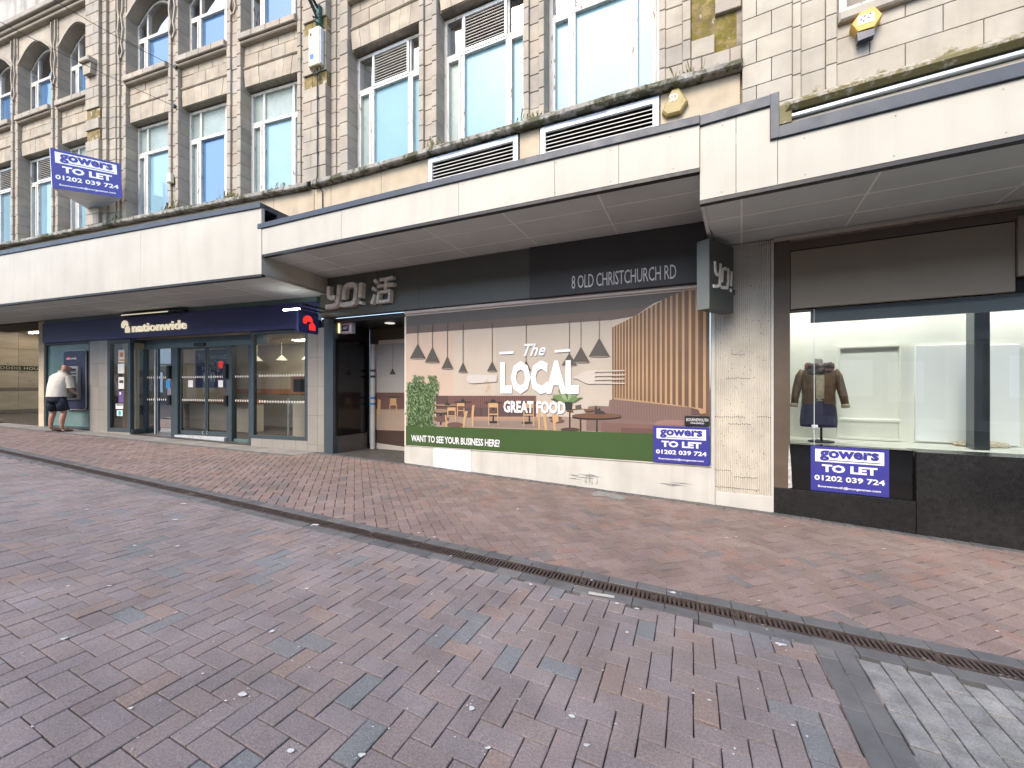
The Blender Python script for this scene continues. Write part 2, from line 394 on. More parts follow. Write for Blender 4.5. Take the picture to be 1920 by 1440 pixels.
def brick_mesh(name, l, w, h=0.045, c=0.0032, mat=None):
    m = MB(); P = []
    for z, i in ((-h, 0.0), (-c, 0.0), (0.0, c)):
        P += [(-l/2+i, -w/2+i, z), (l/2-i, -w/2+i, z), (l/2-i, w/2-i, z), (-l/2+i, w/2-i, z)]
    fs = []
    for a in (0, 4): fs += [(a+i, a+(i+1) % 4, a+4+(i+1) % 4, a+4+i) for i in range(4)]
    fs.append((8, 9, 10, 11))
    me = bpy.data.meshes.new(name); me.from_pydata(P, [], fs); me.materials.append(mat); return me, P, fs
def brick_matrix(x, y, ang, dz, jit=True):
    d = Vector((math.cos(ang), math.sin(ang), 0)); e = 0.05
    u = Vector((d.x, d.y, (gz(x+d.x*e, y+d.y*e)-gz(x-d.x*e, y-d.y*e))/(2*e)))
    q = Vector((-d.y, d.x, 0)); v = Vector((q.x, q.y, (gz(x+q.x*e, y+q.y*e)-gz(x-q.x*e, y-q.y*e))/(2*e)))
    if jit: u.z += R.gauss(0, 0.006); v.z += R.gauss(0, 0.008); dz += R.gauss(0, 0.0012)
    u.normalize(); w = u.cross(v).normalized(); v = w.cross(u)
    mt = Matrix((u, v, w)).transposed().to_4x4(); mt.translation = (x, y, gz(x, y)+dz); return mt
def lay(parent, bricks, l, w, mi, mt_, pname, limit=300, restname='far_pavers'):
    """bricks: list of (x, y, angle, dz). The largest in view become objects, the rest one mesh"""
    me, P, fs = brick_mesh(pname, l, w, mat=mi)
    def size(b):
        p = Vector((b[0], b[1], gz(b[0], b[1]))); return (1.0/(p.y**3)) if inview(p, 0) and p.y > 0.3 else 0.0
    order = sorted(bricks, key=size, reverse=True)
    near = [b for b in order[:limit] if size(b) > 0]; rest = order[len(near):]
    for b in near:
        o = bpy.data.objects.new(pname, me); col.objects.link(o); o.parent = parent
        o.matrix_world = Matrix.Identity(4)
        m = brick_matrix(*b); m.translation -= WLOC[parent.name]; o.matrix_local = m
    if rest:
        r = MB()
        for b in rest:
            m = brick_matrix(*b); r.tint = 0.001+0.998*R.random(); r.add([m @ Vector(p) for p in P], fs)
        r.build(restname, mt_, parent, recalc=False, kind='stuff')
def herring(ang, org, test, w=0.1037):
    """90 degree herringbone of 200 x 100 pavers on a grid turned by ang"""
    out = []; ca, sa = math.cos(ang), math.sin(ang)
    for j in range(-160, 161):
        for i in range(-200, 201):
            k = (i-j) % 4
            if k == 0: cx, cy, a = (i+1)*w, (j+0.5)*w, ang
            elif k == 3: cx, cy, a = (i+0.5)*w, (j+1)*w, ang+math.pi/2
            else: continue
            x = org[0]+cx*ca-cy*sa; y = org[1]+cx*sa+cy*ca
            if test(x, y): out.append((x, y, a+R.gauss(0, 0.008), 0.0))
    return out
angB = math.atan2(B.d[1], B.d[0])
def road_test(x, y):
    S, n = SN(x, y)
    if not (-17.0 < S < 4.5 and n < 6.6): return False
    if n < drain_n(S)+0.13: return False
    if S > band_S(n, 0)+0.12 and n < 7: return False
    p = Vector((x, y, gz(x, y))); return inview(p, 500) or (abs(x) < 4 and y < 3)
def foot_test(x, y):
    S, n = SN(x, y)
    if not (-20.0 < S < 4.5): return False
    lim = wall_n(S)+(0.62 if S < SAB-0.6 else 0.10)
    return lim < n < drain_n(S)-0.13 and inview(Vector((x, y, gz(x, y))), 500)
road = thing('road', (0, 3, gz(0, 3)), None, None, kind='structure')
lay(road, herring(angB, (-4, 3), road_test), 0.2, 0.1, m_road_i, m_road_t, 'paver')
footway = thing('footway', (-2, 5, gz(-2, 5)), None, None, kind='structure')
lay(footway, herring(angB+math.pi/4, (-4, 6), foot_test, 0.1048), 0.2, 0.1, m_foot_i, m_foot_t, 'paver')
# grey edging pavers: beside the drain and along the foot of the walls
def along(fn, S0, S1, step):
    out = []; S = S0
    while S < S1:
        a = bpt(S, fn(S)); b = bpt(S+step, fn(S+step)); c = (a+b)/2
        out.append((c.x, c.y, math.atan2(b.y-a.y, b.x-a.x), 0.0065)); S += step*step/max((b-a).length, 1e-6)
    return out
vis = lambda L: [b for b in L if inview(Vector((b[0], b[1], gz(b[0], b[1]))), 300)]
lay(footway, vis(along(lambda S: drain_n(S)-0.128, -17, 3.8, 0.204)), 0.2, 0.1, m_grey_i, m_grey_i, 'edging_paver')
lay(road, vis(along(lambda S: drain_n(S)+0.128, -17, 3.8, 0.204)), 0.2, 0.1, m_grey_i, m_grey_i, 'edging_paver')
wallrow = [(x, y, a+math.pi/2, 0.0065) for x, y, a, d in along(lambda S: wall_n(S)+0.075, SAB-0.1, 4.2, 0.1035)]
lay(footway, vis(wallrow), 0.15, 0.1, m_grey_i, m_grey_i, 'wall_edging_paver')
bankrow = along(lambda S: wall_n(S)+0.60, -19.5, SAB-0.2, 0.204)
lay(footway, vis(bankrow), 0.2, 0.1, m_grey_i, m_grey_i, 'bank_edging_paver')
# pale slabs in front of the bank
m_slab = mk('pale_slab', (0.25,0.235,0.22), 0.6, 0.25, 4, 0.002, 60, rnd=0.12)
for i in range(27):
    s0 = -11.4+i*0.42
    m = MB(); c = 0.004; P = []
    for z, q in ((-0.05, 0), (0.0, 0), (0.004, c)):
        for a, b in ((s0+q, 0.002+q), (s0+0.414-q, 0.002+q), (s0+0.414-q, 0.545-q), (s0+q, 0.545-q)):
            p = A.w(a, b, 0); P.append((p.x, p.y, gz(p.x, p.y)+z))
    fs = [(8, 9, 10, 11)]
    for a in (0, 4): fs += [(a+k, a+(k+1) % 4, a+4+(k+1) % 4, a+4+k) for k in range(4)]
    m.add(P, fs).build('paving_slab', m_slab, footway)
# dark band and granite setts at lower right
bdir = Vector((bq[1].x-bq[0].x, bq[1].y-bq[0].y, 0)).normalized(); bang = math.atan2(bdir.y, bdir.x)
bandb = []; settb = []
bn = Vector((-bdir.y, bdir.x, 0)); 
if bn.dot(Vector((1, 0, 0))) < 0: bn = -bn
bw = 0.5*((bq[2]-bq[0]).dot(bn)+(bq[3]-bq[1]).dot(bn))
for k in range(-6, 26):
    for r in range(2):
        c = bq[0]+bdir*(k*0.204+0.1+(0.1 if r else 0))+bn*(bw*(0.25+0.5*r))
        S, n = SN(c.x, c.y)
        if n > drain_n(S)+0.13: bandb.append((c.x, c.y, bang, 0.006))
for r in range(22):
    for k in range(-16, 34):
        c = bq[0]+bdir*(k*0.209+(0.104 if r % 2 else 0))+bn*(bw+0.06+0.106*r)
        S, n = SN(c.x, c.y)
        if n > drain_n(S)+0.13 and c.y > 0.2: settb.append((c.x, c.y, bang+R.gauss(0, 0.012), 0.0))
lay(road, bandb, 0.2, max(0.09, bw/2-0.006), m_grey_i, m_grey_i, 'band_paver')
lay(road, settb, 0.2, 0.1, m_sett, m_sett, 'granite_sett', restname='far_setts')
# cement patch by the plinth
m = MB(); pc_ = [gpx(x, y) for x, y in ((1108,925),(1122,921),(1150,926),(1176,934),(1168,938),(1150,937),(1140,932),(1112,931))]
m.add([p+Vector((0, 0, 0.0045)) for p in pc_], [tuple(range(len(pc_)))]); m.build('cement_patch', mk('cement', (0.24,0.235,0.22), 0.9, 0.2, 20), footway, recalc=False)
m = MB(); pc_ = [gpx(x, y) for x, y in ((1104,1112),(1152,1120),(1152,1125),(1103,1117))]
m.add([p+Vector((0, 0, 0.012)) for p in pc_], [tuple(range(4))]); m.build('mortar_patch', mk('pale_mortar', (0.46,0.44,0.40), 0.9, 0.2, 20), road, recalc=False)
# linear drain
m_iron = mk('rusty_iron', (0.085,0.060,0.050), 0.65, 0.3, 14, 0.002, 80, metal=0.35, spots=(6.0, 0.66, (0.3,0.25,0.2)))
p0 = bpt(-3, drain_n(-3))
drain = thing('drainage_channel', p0, 'long rusty iron slot drain curving between the road and the footway', 'drain')
tr = MB(); Ss = [-16.8+0.4*i for i in range(52)]
for a, b in zip(Ss[:-1], Ss[1:]):
    tr.add([bpt(a, drain_n(a)-0.075, -0.040), bpt(b, drain_n(b)-0.075, -0.040), bpt(b, drain_n(b)+0.075, -0.040), bpt(a, drain_n(a)+0.075, -0.040)], [(0, 1, 2, 3)])
tr.build('channel_bed', m_dark, drain)
S = -15.4
while S < 3.7:
    st = 0.5; m = MB()
    a = bpt(S, drain_n(S)); b = bpt(S+st, drain_n(S+st)); d = (b-a); L_ = d.length; ang = math.atan2(d.y, d.x)
    pl = Pl((a.x, a.y), (d.x, d.y))
    sl = (b.z-a.z)/L_
    def bar(s0, s1, n0, n1, zt, zb):
        P = []
        for z in (zb, zt):
            for s_, n_ in ((s0, n0), (s1, n0), (s1, n1), (s0, n1)):
                q = pl.w(s_, n_, 0); P.append((q.x, q.y, a.z+sl*s_+z))
        m.add(P, [(4, 5, 6, 7), (0, 4, 7, 3), (1, 2, 6, 5), (0, 1, 5, 4), (3, 7, 6, 2)])
    bar(0.003, L_-0.003, -0.064, -0.047, 0.003, -0.03); bar(0.003, L_-0.003, 0.047, 0.064, 0.003, -0.03)
    nb = 17
    for i in range(nb):
        s0 = 0.004+(L_-0.026)*i/(nb-1); bar(s0, s0+0.0165, -0.047, 0.047, 0.002, -0.025)
    bar(L_*0.42, L_*0.42+0.03, -0.02, 0.02, 0.0035, -0.01)
    m.build('grating', m_iron, drain); S += st*st/L_
# chewing gum spots and bird droppings
m_gum = mk('dropping_white', (0.55,0.55,0.53), 0.8, 0.15, 20)
gm = MB()
spots_px = [(118,1200,9),(510,1185,9),(455,1303,10),(545,1410,9),(885,1330,11),(678,1418,10),(1072,1345,9),(1100,1400,6),(915,1405,8),(330,975,8),(345,945,6),
    (592,985,8),(253,1024,5),(333,1025,6),(283,1044,4),(128,1100,5),(205,1100,5),(640,1245,4),(1157,1133,7),(1195,1143,6),(1176,1187,6),(995,1097,6),(1075,1100,5),(1262,1112,7),
    (1465,1210,10),(1330,1315,5),(1300,1302,4),(1487,1362,5),(1513,1383,4),(1375,1416,4),(240,861,5),(163,956,5),(500,1145,3),(400,1205,3),(575,1105,5),(560,1215,3),(330,1150,3),
    (1380,1008,4),(1363,1009,4),(1285,922,3),(970,955,6),(815,1008,4),(785,1000,4),(1472,988,4),(1657,1030,4),(1870,1185,5),(1590,1094,3),(1500,1255,3),(60,1365,4),(245,1330,5),(380,1265,4)]
for (x, y, s) in spots_px + [(R.uniform(0, 1500), R.uniform(1000, 1435), R.uniform(1.5, 4)) for _ in range(45)]:
    c = gpx(x, y); sz = s/F*c.y*0.6; k = 9; ph = R.random()*6
    fl = 1.0+R.random()*0.8
    ring = []
    for i in range(k):
        th = 2*math.pi*i/k+ph; rr = sz*(0.5+0.7*R.random())
        q = (c.x+rr*math.cos(th)*fl, c.y+rr*math.sin(th)); ring.append((q[0], q[1], gz(*q)+0.0065))
    gm.add(ring, [tuple(range(k))])
    if s > 6:
        for _ in range(4):
            th = R.random()*6.28; rr = sz*R.uniform(1.5, 3.2); q = (c.x+rr*math.cos(th), c.y+rr*math.sin(th)); z2 = sz*R.uniform(0.12, 0.3)
            gm.add([(q[0]+z2*math.cos(i*1.05), q[1]+z2*math.sin(i*1.05), gz(*q)+0.0065) for i in range(6)], [tuple(range(6))])
gm.build('gum_and_bird_droppings', m_gum, kind='stuff', label='white bird droppings and gum spots scattered over the brick paving', cat='droppings', recalc=False)
# ------------------------------------------------------------------ upper facade of the long stone building (planes A and B)
ZL = 5.58                                            # top of the ledge over the canopy
m_wallin = mk('dim_room', (0.10,0.095,0.09), 0.9, 0.2, 1.0)
bld = thing('stone_building', A.w(-3, -2, 5.0), 'long weathered pale stone building with tall windows above the white canopies', 'building')
# backing wall
m = MB()
m.box(A, -14.5, -0.35, -1.2, -0.9, 3.3, 13.6); m.box(B, SAB+0.35, B.S(1391), -1.21, -0.91, 3.3, 13.6); m.box(M, -0.75, 0.75, -0.9, -0.28, 3.3, 13.6); m.box(A, -14.5, -0.7, -0.9, -0.32, 13.0, 13.6); m.box(A, -14.5, -0.3, -0.9, -0.31, 3.3, 5.4); m.box(B, SAB+0.3, B.S(1391), -0.9, -0.31, 3.3, 5.4)
m.build('wall', m_wallin, bld)
# window zones: (plane, s0, s1)
bays = [(A, -12.85, -11.22), (A, -10.87, -9.26), (A, -8.95, -7.39), (A, -6.10, -4.54), (A, -4.20, -2.62), (A, -2.20, -0.60),
        (B, B.S(652), B.S(785)), (B, B.S(818), B.S(981)), (B, B.S(1020), B.S(1236))]
REC = -0.26
def fbar(m, pl, s0, s1, z0, z1, n0, n1): m.box(pl, s0, s1, n0, n1, z0, z1)
def sash(pl, s0, s1, z0, z1, style, arch=0.0):
    """three-light window with transom: frame (part), panes and louvre slats (sub-parts)"""
    W = s1-s0; f = 0.06; zt = z0+(z1-z0)*0.715; n0, n1 = REC-0.09, REC
    m1 = s0+0.235*W; m2 = s0+0.765*W
    m = MB()
    m.box(pl, s0, s0+f, n0, n1, z0, z1); m.box(pl, s1-f, s1, n0, n1, z0, z1)
    if arch:
        ar = [(s0+f+(W-2*f)*i/12, z1+arch*math.sin(math.pi*i/12)) for i in range(13)]
        m.prism(pl, [(s0+f, z1-0.06)]+[(a, b-0.06) for a, b in ar[1:-1]]+[(s1-f, z1-0.06)]+ar[::-1], n0, n1)
    else: m.box(pl, s0+f, s1-f, n0, n1, z1-f, z1)
    m.box(pl, s0+f, s1-f, n0, n1+0.02, z0, z0+0.07)
    m.box(pl, s0+f, s1-f, n0+0.004, n1+0.012, zt-0.035, zt+0.035)
    ztop = z1+(arch*0.6 if arch else -f)
    for c in (m1, m2):
        m.box(pl, c-0.035, c+0.035, n0+0.006, n1+0.006, z0+0.07, zt-0.035); m.box(pl, c-0.03, c+0.03, n0+0.006, n1-0.01, zt+0.035, ztop)
    for a, b in ((s0+f, m1-0.035), (m2+0.035, s1-f)):       # opening casements
        m.box(pl, a+0.004, a+0.045, n0+0.01, n1+0.018, z0+0.075, zt-0.04); m.box(pl, b-0.045, b-0.004, n0+0.01, n1+0.018, z0+0.075, zt-0.04)
        m.box(pl, a+0.045, b-0.045, n0+0.01, n1+0.018, zt-0.09, zt-0.04); m.box(pl, a+0.045, b-0.045, n0+0.01, n1+0.018, z0+0.075, z0+0.13)
    win = m.build('window', m_frame, bld)
    low, top, sidem = style
    def pane(a, b, c, d, mt):
        q = MB(); g = REC-0.05; tl = R.gauss(0, 0.004)
        q.add([pl.w(a, g, c), pl.w(b, g+tl, c), pl.w(b, g+tl*0.5, d), pl.w(a, g, d)], [(0, 1, 2, 3)]); q.build('pane', mt, win)
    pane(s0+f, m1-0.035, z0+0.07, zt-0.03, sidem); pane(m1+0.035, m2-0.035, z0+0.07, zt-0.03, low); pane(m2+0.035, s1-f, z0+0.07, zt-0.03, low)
    zz = z1+(arch*0.7 if arch else -f)
    pane(s0+f, m1-0.03, zt+0.03, zz-(arch*0.45), m_glass2 if top != 'frost' else m_frost)
    pane(m2+0.03, s1-f, zt+0.03, zz-(arch*0.45), m_glass2 if top != 'frost' else m_frost)
    if top == 'louvre':
        q = MB(); q.box(pl, m1+0.03, m2-0.03, REC-0.075, REC-0.055, zt+0.03, z1-f); q.build('louvre_backing', m_dark, win)
        k = 11
        for i in range(k):
            z = zt+0.045+(z1-f-zt-0.06)*i/k
            q = MB(); q.add([pl.w(m1+0.03, REC+0.012, z), pl.w(m2-0.03, REC+0.012, z), pl.w(m2-0.03, REC-0.045, z+0.034), pl.w(m1+0.03, REC-0.045, z+0.034),
                             pl.w(m1+0.03, REC+0.012, z+0.008), pl.w(m2-0.03, REC+0.012, z+0.008), pl.w(m2-0.03, REC-0.045, z+0.042), pl.w(m1+0.03, REC-0.045, z+0.042)],
                            [(0, 1, 2, 3), (4, 7, 6, 5), (0, 4, 5, 1), (3, 2, 6, 7), (0, 3, 7, 4), (1, 5, 6, 2)]); q.build('louvre_slat', m_slat, win)
        q = MB(); a, b, c, d = m1+0.03, m2-0.03, zt+0.036, z1-f
        q.ribbon(pl, [(a, c), (b, c), (b, d), (a, d)], 0.045, REC+0.004, REC+0.022, closed=True); q.build('louvre_frame', m_galv, win)
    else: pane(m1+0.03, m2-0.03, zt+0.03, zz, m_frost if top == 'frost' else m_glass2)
    return win
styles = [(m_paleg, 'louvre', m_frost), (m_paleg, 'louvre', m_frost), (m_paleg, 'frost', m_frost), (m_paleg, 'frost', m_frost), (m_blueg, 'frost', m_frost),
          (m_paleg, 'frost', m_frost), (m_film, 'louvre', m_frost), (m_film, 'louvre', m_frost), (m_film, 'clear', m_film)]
ZH = 8.10
for (pl, s0, s1), st in zip(bays, styles):
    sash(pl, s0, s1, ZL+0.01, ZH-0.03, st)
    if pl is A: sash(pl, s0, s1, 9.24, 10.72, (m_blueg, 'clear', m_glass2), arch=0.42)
    elif s0 > -4.9: pass
    # lintel of wedge stones, band, two courses of spandrel, sill
    lint = MB().box(pl, s0, s1, -0.30, -0.12, ZH, 9.10).build('spandrel', m_mort, bld)
    k = 7; W = s1-s0
    for i in range(k):
        a0 = s0+W*i/k; a1 = s0+W*(i+1)/k; sk = (i+0.5-k/2)/k*0.16; sk0 = (i-k/2)/k*0.16; sk1 = (i+1-k/2)/k*0.16
        q = MB(); g = 0.006
        b0 = max(s0, a0-sk0*0.5); b1 = min(s1, a1-sk1*0.5); t0 = max(s0, a0+sk0*0.5); t1 = min(s1, a1+sk1*0.5)
        q.prism(pl, [(b0+g/2, ZH+0.002), (b1-g/2, ZH+0.002), (t1-g/2, ZH+0.38), (t0+g/2, ZH+0.38)], -0.29, -0.075+R.gauss(0, 0.002)); q.build('voussoir', m_yst, lint)
    MB().cbox(pl, s0, s1, -0.29, -0.045, ZH+0.387, ZH+0.44, 0.02).build('string_moulding', m_yst, lint)
    for row in range(2):
        z = ZH+0.447+row*0.268; n_ = 4; x = s0
        cuts = [s0]+[s0+W*(i+(0.5 if row else 0))/n_+R.uniform(-0.04, 0.04) for i in range(0 if row else 1, n_)]+[s1]
        for a, b in zip(cuts[:-1], cuts[1:]):
            if b-a > 0.03: MB().cbox(pl, a+0.003, b-0.003, -0.2, -0.085+R.gauss(0, 0.003), z, z+0.262, 0.006).build('spandrel_stone', m_yst, lint)
    MB().cbox(pl, s0, s1, -0.3, 0.03, 9.0, 9.055, 0.02).build('sill_moulding', m_stone, lint)
    k = 4
    for i in range(k): MB().cbox(pl, s0+W*i/k+0.003, s0+W*(i+1)/k-0.003, -0.3, 0.075, 9.06, 9.20, 0.012).build('sill_stone', m_stone, lint)
# piers
def course(z0, z1, h=0.27):
    o = []; z = z0
    while z < z1-0.05: o.append((z, min(z+h-0.007, z1))); z += h
    return o
def pier(pl, s0, s1, z1, strips):
    pr = MB().box(pl, s0+0.01, s1-0.01, -0.34, -0.075, ZL, z1).build('pier', m_mort, bld)
    W = s1-s0
    for a, b in course(ZL, z1):
        q = MB(); j = R.gauss(0, 0.0025)
        for f0, f1, n in strips: q.cbox(pl, s0+W*f0+(0.0 if f0 else 0.0), s0+W*f1, -0.33, n+j, a, b, 0.007)
        q.build('pier_block', m_stone, pr)
    return pr
MIN = [(0.0, 0.26, 0.0), (0.26, 0.74, -0.045), (0.74, 1.0, 0.0)]
pier(A, -11.22, -10.87, 11.5, MIN); pier(A, -9.26, -8.95, 11.5, MIN); pier(A, -4.54, -4.20, 11.5, MIN); pier(A, -2.62, -2.20, 11.5, MIN)
pier(B, B.S(785), B.S(818), 9.8, MIN); pier(B, B.S(981), B.S(1020), 9.8, MIN)
# main piers: stepped flanks and a proud face laid in two stones to the course
def mainpier(plf, s0, s1, f0, f1, nf, z1, moss):
    pr = MB().box(plf, f0+0.02, f1-0.02, -0.34, nf-0.06, ZL, z1).build('main_pier', m_mort, bld)
    for k, (a, b) in enumerate(course(ZL, z1)):
        cut = f0+(f1-f0)*(0.36 if k % 2 else 0.62)
        for c, d in ((f0, cut-0.003), (cut+0.003, f1)):
            if moss and ((k in (1, 2) and 0) or (k in moss and R.random() < 0.8)): 
                MB().cbox(plf, c, d, -0.1, nf-0.035, a, b, 0.004).build('mossy_pier_block', m_mossy, pr)
            else: MB().cbox(plf, c, d, -0.1, nf+R.gauss(0, 0.002), a, b, 0.007).build('main_pier_block', m_stone, pr)
    return pr
m_mossy = mk('mossy_brick', (0.20,0.15,0.06), 0.95, 0.5, 7, 0.015, 25, spots=(9.0, 0.60, (0.36,0.33,0.28)), moss=(5.0, 9.0, (0.20,0.16,0.02)), mossth=0.45)
FL = [(0.0, 0.3, 0.0), (0.3, 0.55, -0.03), (0.55, 1.0, 0.01)]
mainpier(A, -7.39, -6.1, -7.39, -6.86, 0.16, 13.4, {8, 10}); pier(A, -6.86, -6.44, 11.5, [(0, 0.4, 0.09), (0.4, 1.0, 0.03)]); pier(A, -6.44, -6.10, 11.5, MIN)
pier(A, -0.60, -0.30, 12.5, FL); mainpier(M, 0, 0, -0.30, 0.30, 0.15, 12.5, {7, 11, 12}); pier(B, SAB+0.30, B.S(652), 9.8, FL)
MB().cbox(A, -7.30, -6.92, 0.15, 0.34, 9.62, 9.74, 0.02).build('bracket_cap', m_stone, bld)
q = MB(); q.prism(A, [(-7.25, 9.35), (-6.97, 9.35), (-6.94, 9.615), (-7.28, 9.615)], 0.15, 0.27); q.build('bracket', m_stone, bld)
# left end pier outside the picture
pier(A, -14.2, -12.85, 11.5, [(0, 0.5, 0.1), (0.5, 1, 0.0)])
# right pier of the bay beside the neighbour: strips, then the patch of bare mossy brick
pier(B, B.S(1236), B.S(1295), 9.8, [(0, 0.2, 0.0), (0.2, 0.75, -0.02), (0.75, 1.0, 0.02)])
s0, s1 = B.S(1296), B.S(1390)
pr = MB().box(B, s0, s1, -0.3, -0.03, ZL, 9.8).build('bare_brick_patch', m_mossy, bld)
for k, (a, b) in enumerate(course(ZL, 9.8, 0.25)):
    cs = [s0, s0+(s1-s0)*0.22, s0+(s1-s0)*0.78, s1] if k % 2 == 0 else [s0, s0+(s1-s0)*0.48, s1]
    for i, (c, d) in enumerate(zip(cs[:-1], cs[1:])):
        if k == 0 or (k == 1 and i == 0) or (k == 3 and i == 1) or k > 6: MB().cbox(B, c+0.003, d-0.003, -0.1, 0.03, a, b, 0.008).build('patch_block', m_stone, pr)
# arches, tracery and cornice over the second-floor windows
for i, (pl, s0, s1) in enumerate(bays[:6]):
    ar = [(s0+(s1-s0)*k/16, 10.72+0.45*math.sin(math.pi*k/16)) for k in range(17)]
    q = MB(); q.prism(pl, [(s0, 10.72)]+ar[1:-1]+[(s1, 10.72), (s1, 11.5), (s0, 11.5)], -0.33, -0.03); q.build('arch', m_stone, bld)
    q = MB(); q.ribbon(pl, [(a, b+0.05) for a, b in ar], 0.07, -0.03, -0.005); q.build('arch_moulding', m_stone, bld)
for c in (-11.045, -9.105, -6.27, -4.37, -2.41):
    q = MB(); w = 0.10
    for sg in (-1, 1):
        q.ribbon(A, [(c+sg*0.03, 9.72), (c+sg*w, 9.86), (c+sg*0.045, 10.08), (c+sg*w*1.1, 10.42), (c+sg*0.045, 10.76), (c+sg*w, 10.95), (c+sg*w, 11.45)], 0.035, 0.0, 0.035+0.004*sg)
    q.build('tracery', m_stone, bld)
for z0, z1, n in ((11.5, 11.58, 0.10), (11.58, 11.66, 0.16), (11.66, 11.80, 0.24)):
    MB().cbox(A, -14.3, -7.39, -0.3, n, z0, z1, 0.015).build('cornice_course', m_stone, bld); MB().cbox(A, -6.86, -0.3, -0.3, n-0.001, z0, z1, 0.015).build('cornice_course', m_stone, bld)
m_rend = mk('stained_render', (0.44,0.42,0.39), 0.85, 0.2, 2, 0.004, 30, streak=0.7)
MB().box(A, -14.3, -7.39, -0.3, 0.0, 11.805, 13.0).build('stained_wall_band', m_rend, bld); MB().box(A, -6.86, -0.3, -0.3, -0.002, 11.805, 13.0).build('stained_wall_band', m_rend, bld)
for k in range(22):
    a = -14.3+k*0.32; MB().cbox(A, a+0.003, a+0.317, -0.2, 0.22, 13.0, 13.2, 0.02).build('top_cornice_stone', m_stone, bld)
# ledge and the panelled strip between ledge and canopy
for k in range(24):
    a = -14.3+k*0.5875
    if a < -0.2: MB().cbox(A, a, min(a+0.585, -0.12), -0.3, 0.17+R.gauss(0, 0.006), ZL-0.10+R.gauss(0, 0.003), ZL-0.003+R.gauss(0, 0.004), 0.02).build('ledge_stone', m_ledge, bld)
s = -7.99
while s < B.S(1391):
    MB().cbox(B, s, min(s+0.587, B.S(1391)), -0.3, 0.17+R.gauss(0, 0.006), ZL-0.10+R.gauss(0, 0.003), ZL-0.002+R.gauss(0, 0.004), 0.02).build('ledge_stone', m_ledge, bld); s += 0.59
m_panel = mk('strip_panel', (0.46,0.37,0.26), 0.7, 0.12, 3, streak=0.2, rnd=0.06)
for k in range(13): MB().cbox(A, -14.3+k*1.09, -14.3+k*1.09+1.084, -0.3, 0.02, 3.9, ZL-0.105, 0.004).build('strip_panel', m_panel, bld)
for a, b in ((SAB+0.01, B.S(535)), (B.S(535), B.S(622)), (B.S(622), B.S(716)), (B.S(716), B.S(804)), (B.S(975), B.S(1013)), (B.S(1238), B.S(1388))):
    if b > a: MB().cbox(B, a+0.003, b-0.003, -0.3, 0.02, 3.9, ZL-0.105, 0.004).build('strip_panel', m_panel, bld)
for a, b in ((B.S(806), B.S(973)), (B.S(1015), B.S(1236))):
    ztop = ZL-0.135
    gr = MB(); gr.ribbon(B, [(a+0.04, 4.0), (b-0.04, 4.0), (b-0.04, ztop-0.04), (a+0.04, ztop-0.04)], 0.08, 0.0, 0.05, closed=True)
    g = gr.build('louvre_grille', m_galv, bld)
    MB().box(B, a+0.08, b-0.08, -0.2, -0.12, 4.0, ztop-0.06).build('louvre_backing', m_dark, g)
    k = 22
    for i in range(k):
        z = 4.06+(ztop-0.1-4.06)*i/k
        q = MB(); q.add([B.w(a+0.08, 0.03, z), B.w(b-0.08, 0.03, z), B.w(b-0.08, -0.06, z+0.06), B.w(a+0.08, -0.06, z+0.06),
                         B.w(a+0.08, 0.03, z+0.012), B.w(b-0.08, 0.03, z+0.012), B.w(b-0.08, -0.06, z+0.072), B.w(a+0.08, -0.06, z+0.072)],
                        [(0, 1, 2, 3), (4, 7, 6, 5), (0, 4, 5, 1), (3, 2, 6, 7), (0, 3, 7, 4), (1, 5, 6, 2)]); q.build('louvre_slat', m_slat, g)
# ------------------------------------------------------------------ neighbour building at the right
nb = thing('neighbour_building', CU.w(1, -1, 4), 'smooth cream stone building wall above the right-hand canopy with a mossy ledge', 'building')
MB().box(CU, -0.06, 4.5, -0.5, -0.02, 3.2, 9.8).build('wall', m_mort, nb)
def cpx(x): return CU.S(x)
zl = CU.px(1471, 216)[1]
zr = zl+0.13; rows = course(zr, 9.6, 0.29)
MB().box(CU, 0.0, 4.5, -0.1, 0.02, 3.7, zl-0.10).build('render_strip', m_cst2, nb)
MB().cbox(CU, cpx(1471), 4.5, -0.1, 0.15, zl-0.02, zl+0.115, 0.05).build('mossy_ledge', m_cst, nb)
MB().cbox(CU, cpx(1472), 4.5, 0.0, 0.07, zl-0.085, zl-0.035, 0.01).build('metal_gutter', m_galv, nb)
MB().cbox(CU, cpx(1640), 4.5, 0.02, 0.06, zl-0.26, zl-0.20, 0.01).build('white_flashing', m_white, nb)
e = [cpx(v) for v in (1391, 1484, 1501, 1547, 1568)]
low = course(3.75, zr, 0.29)
for k, (a, b) in enumerate(low[1:]):
    cs = [0.004, 0.14+0.2*(k % 2), e[1]]
    for c, d in zip(cs[:-1], cs[1:]): MB().cbox(CU, c+0.003, d-0.003, -0.1, 0.10, a, b-0.004, 0.004).build('wall_block', m_cst, nb)
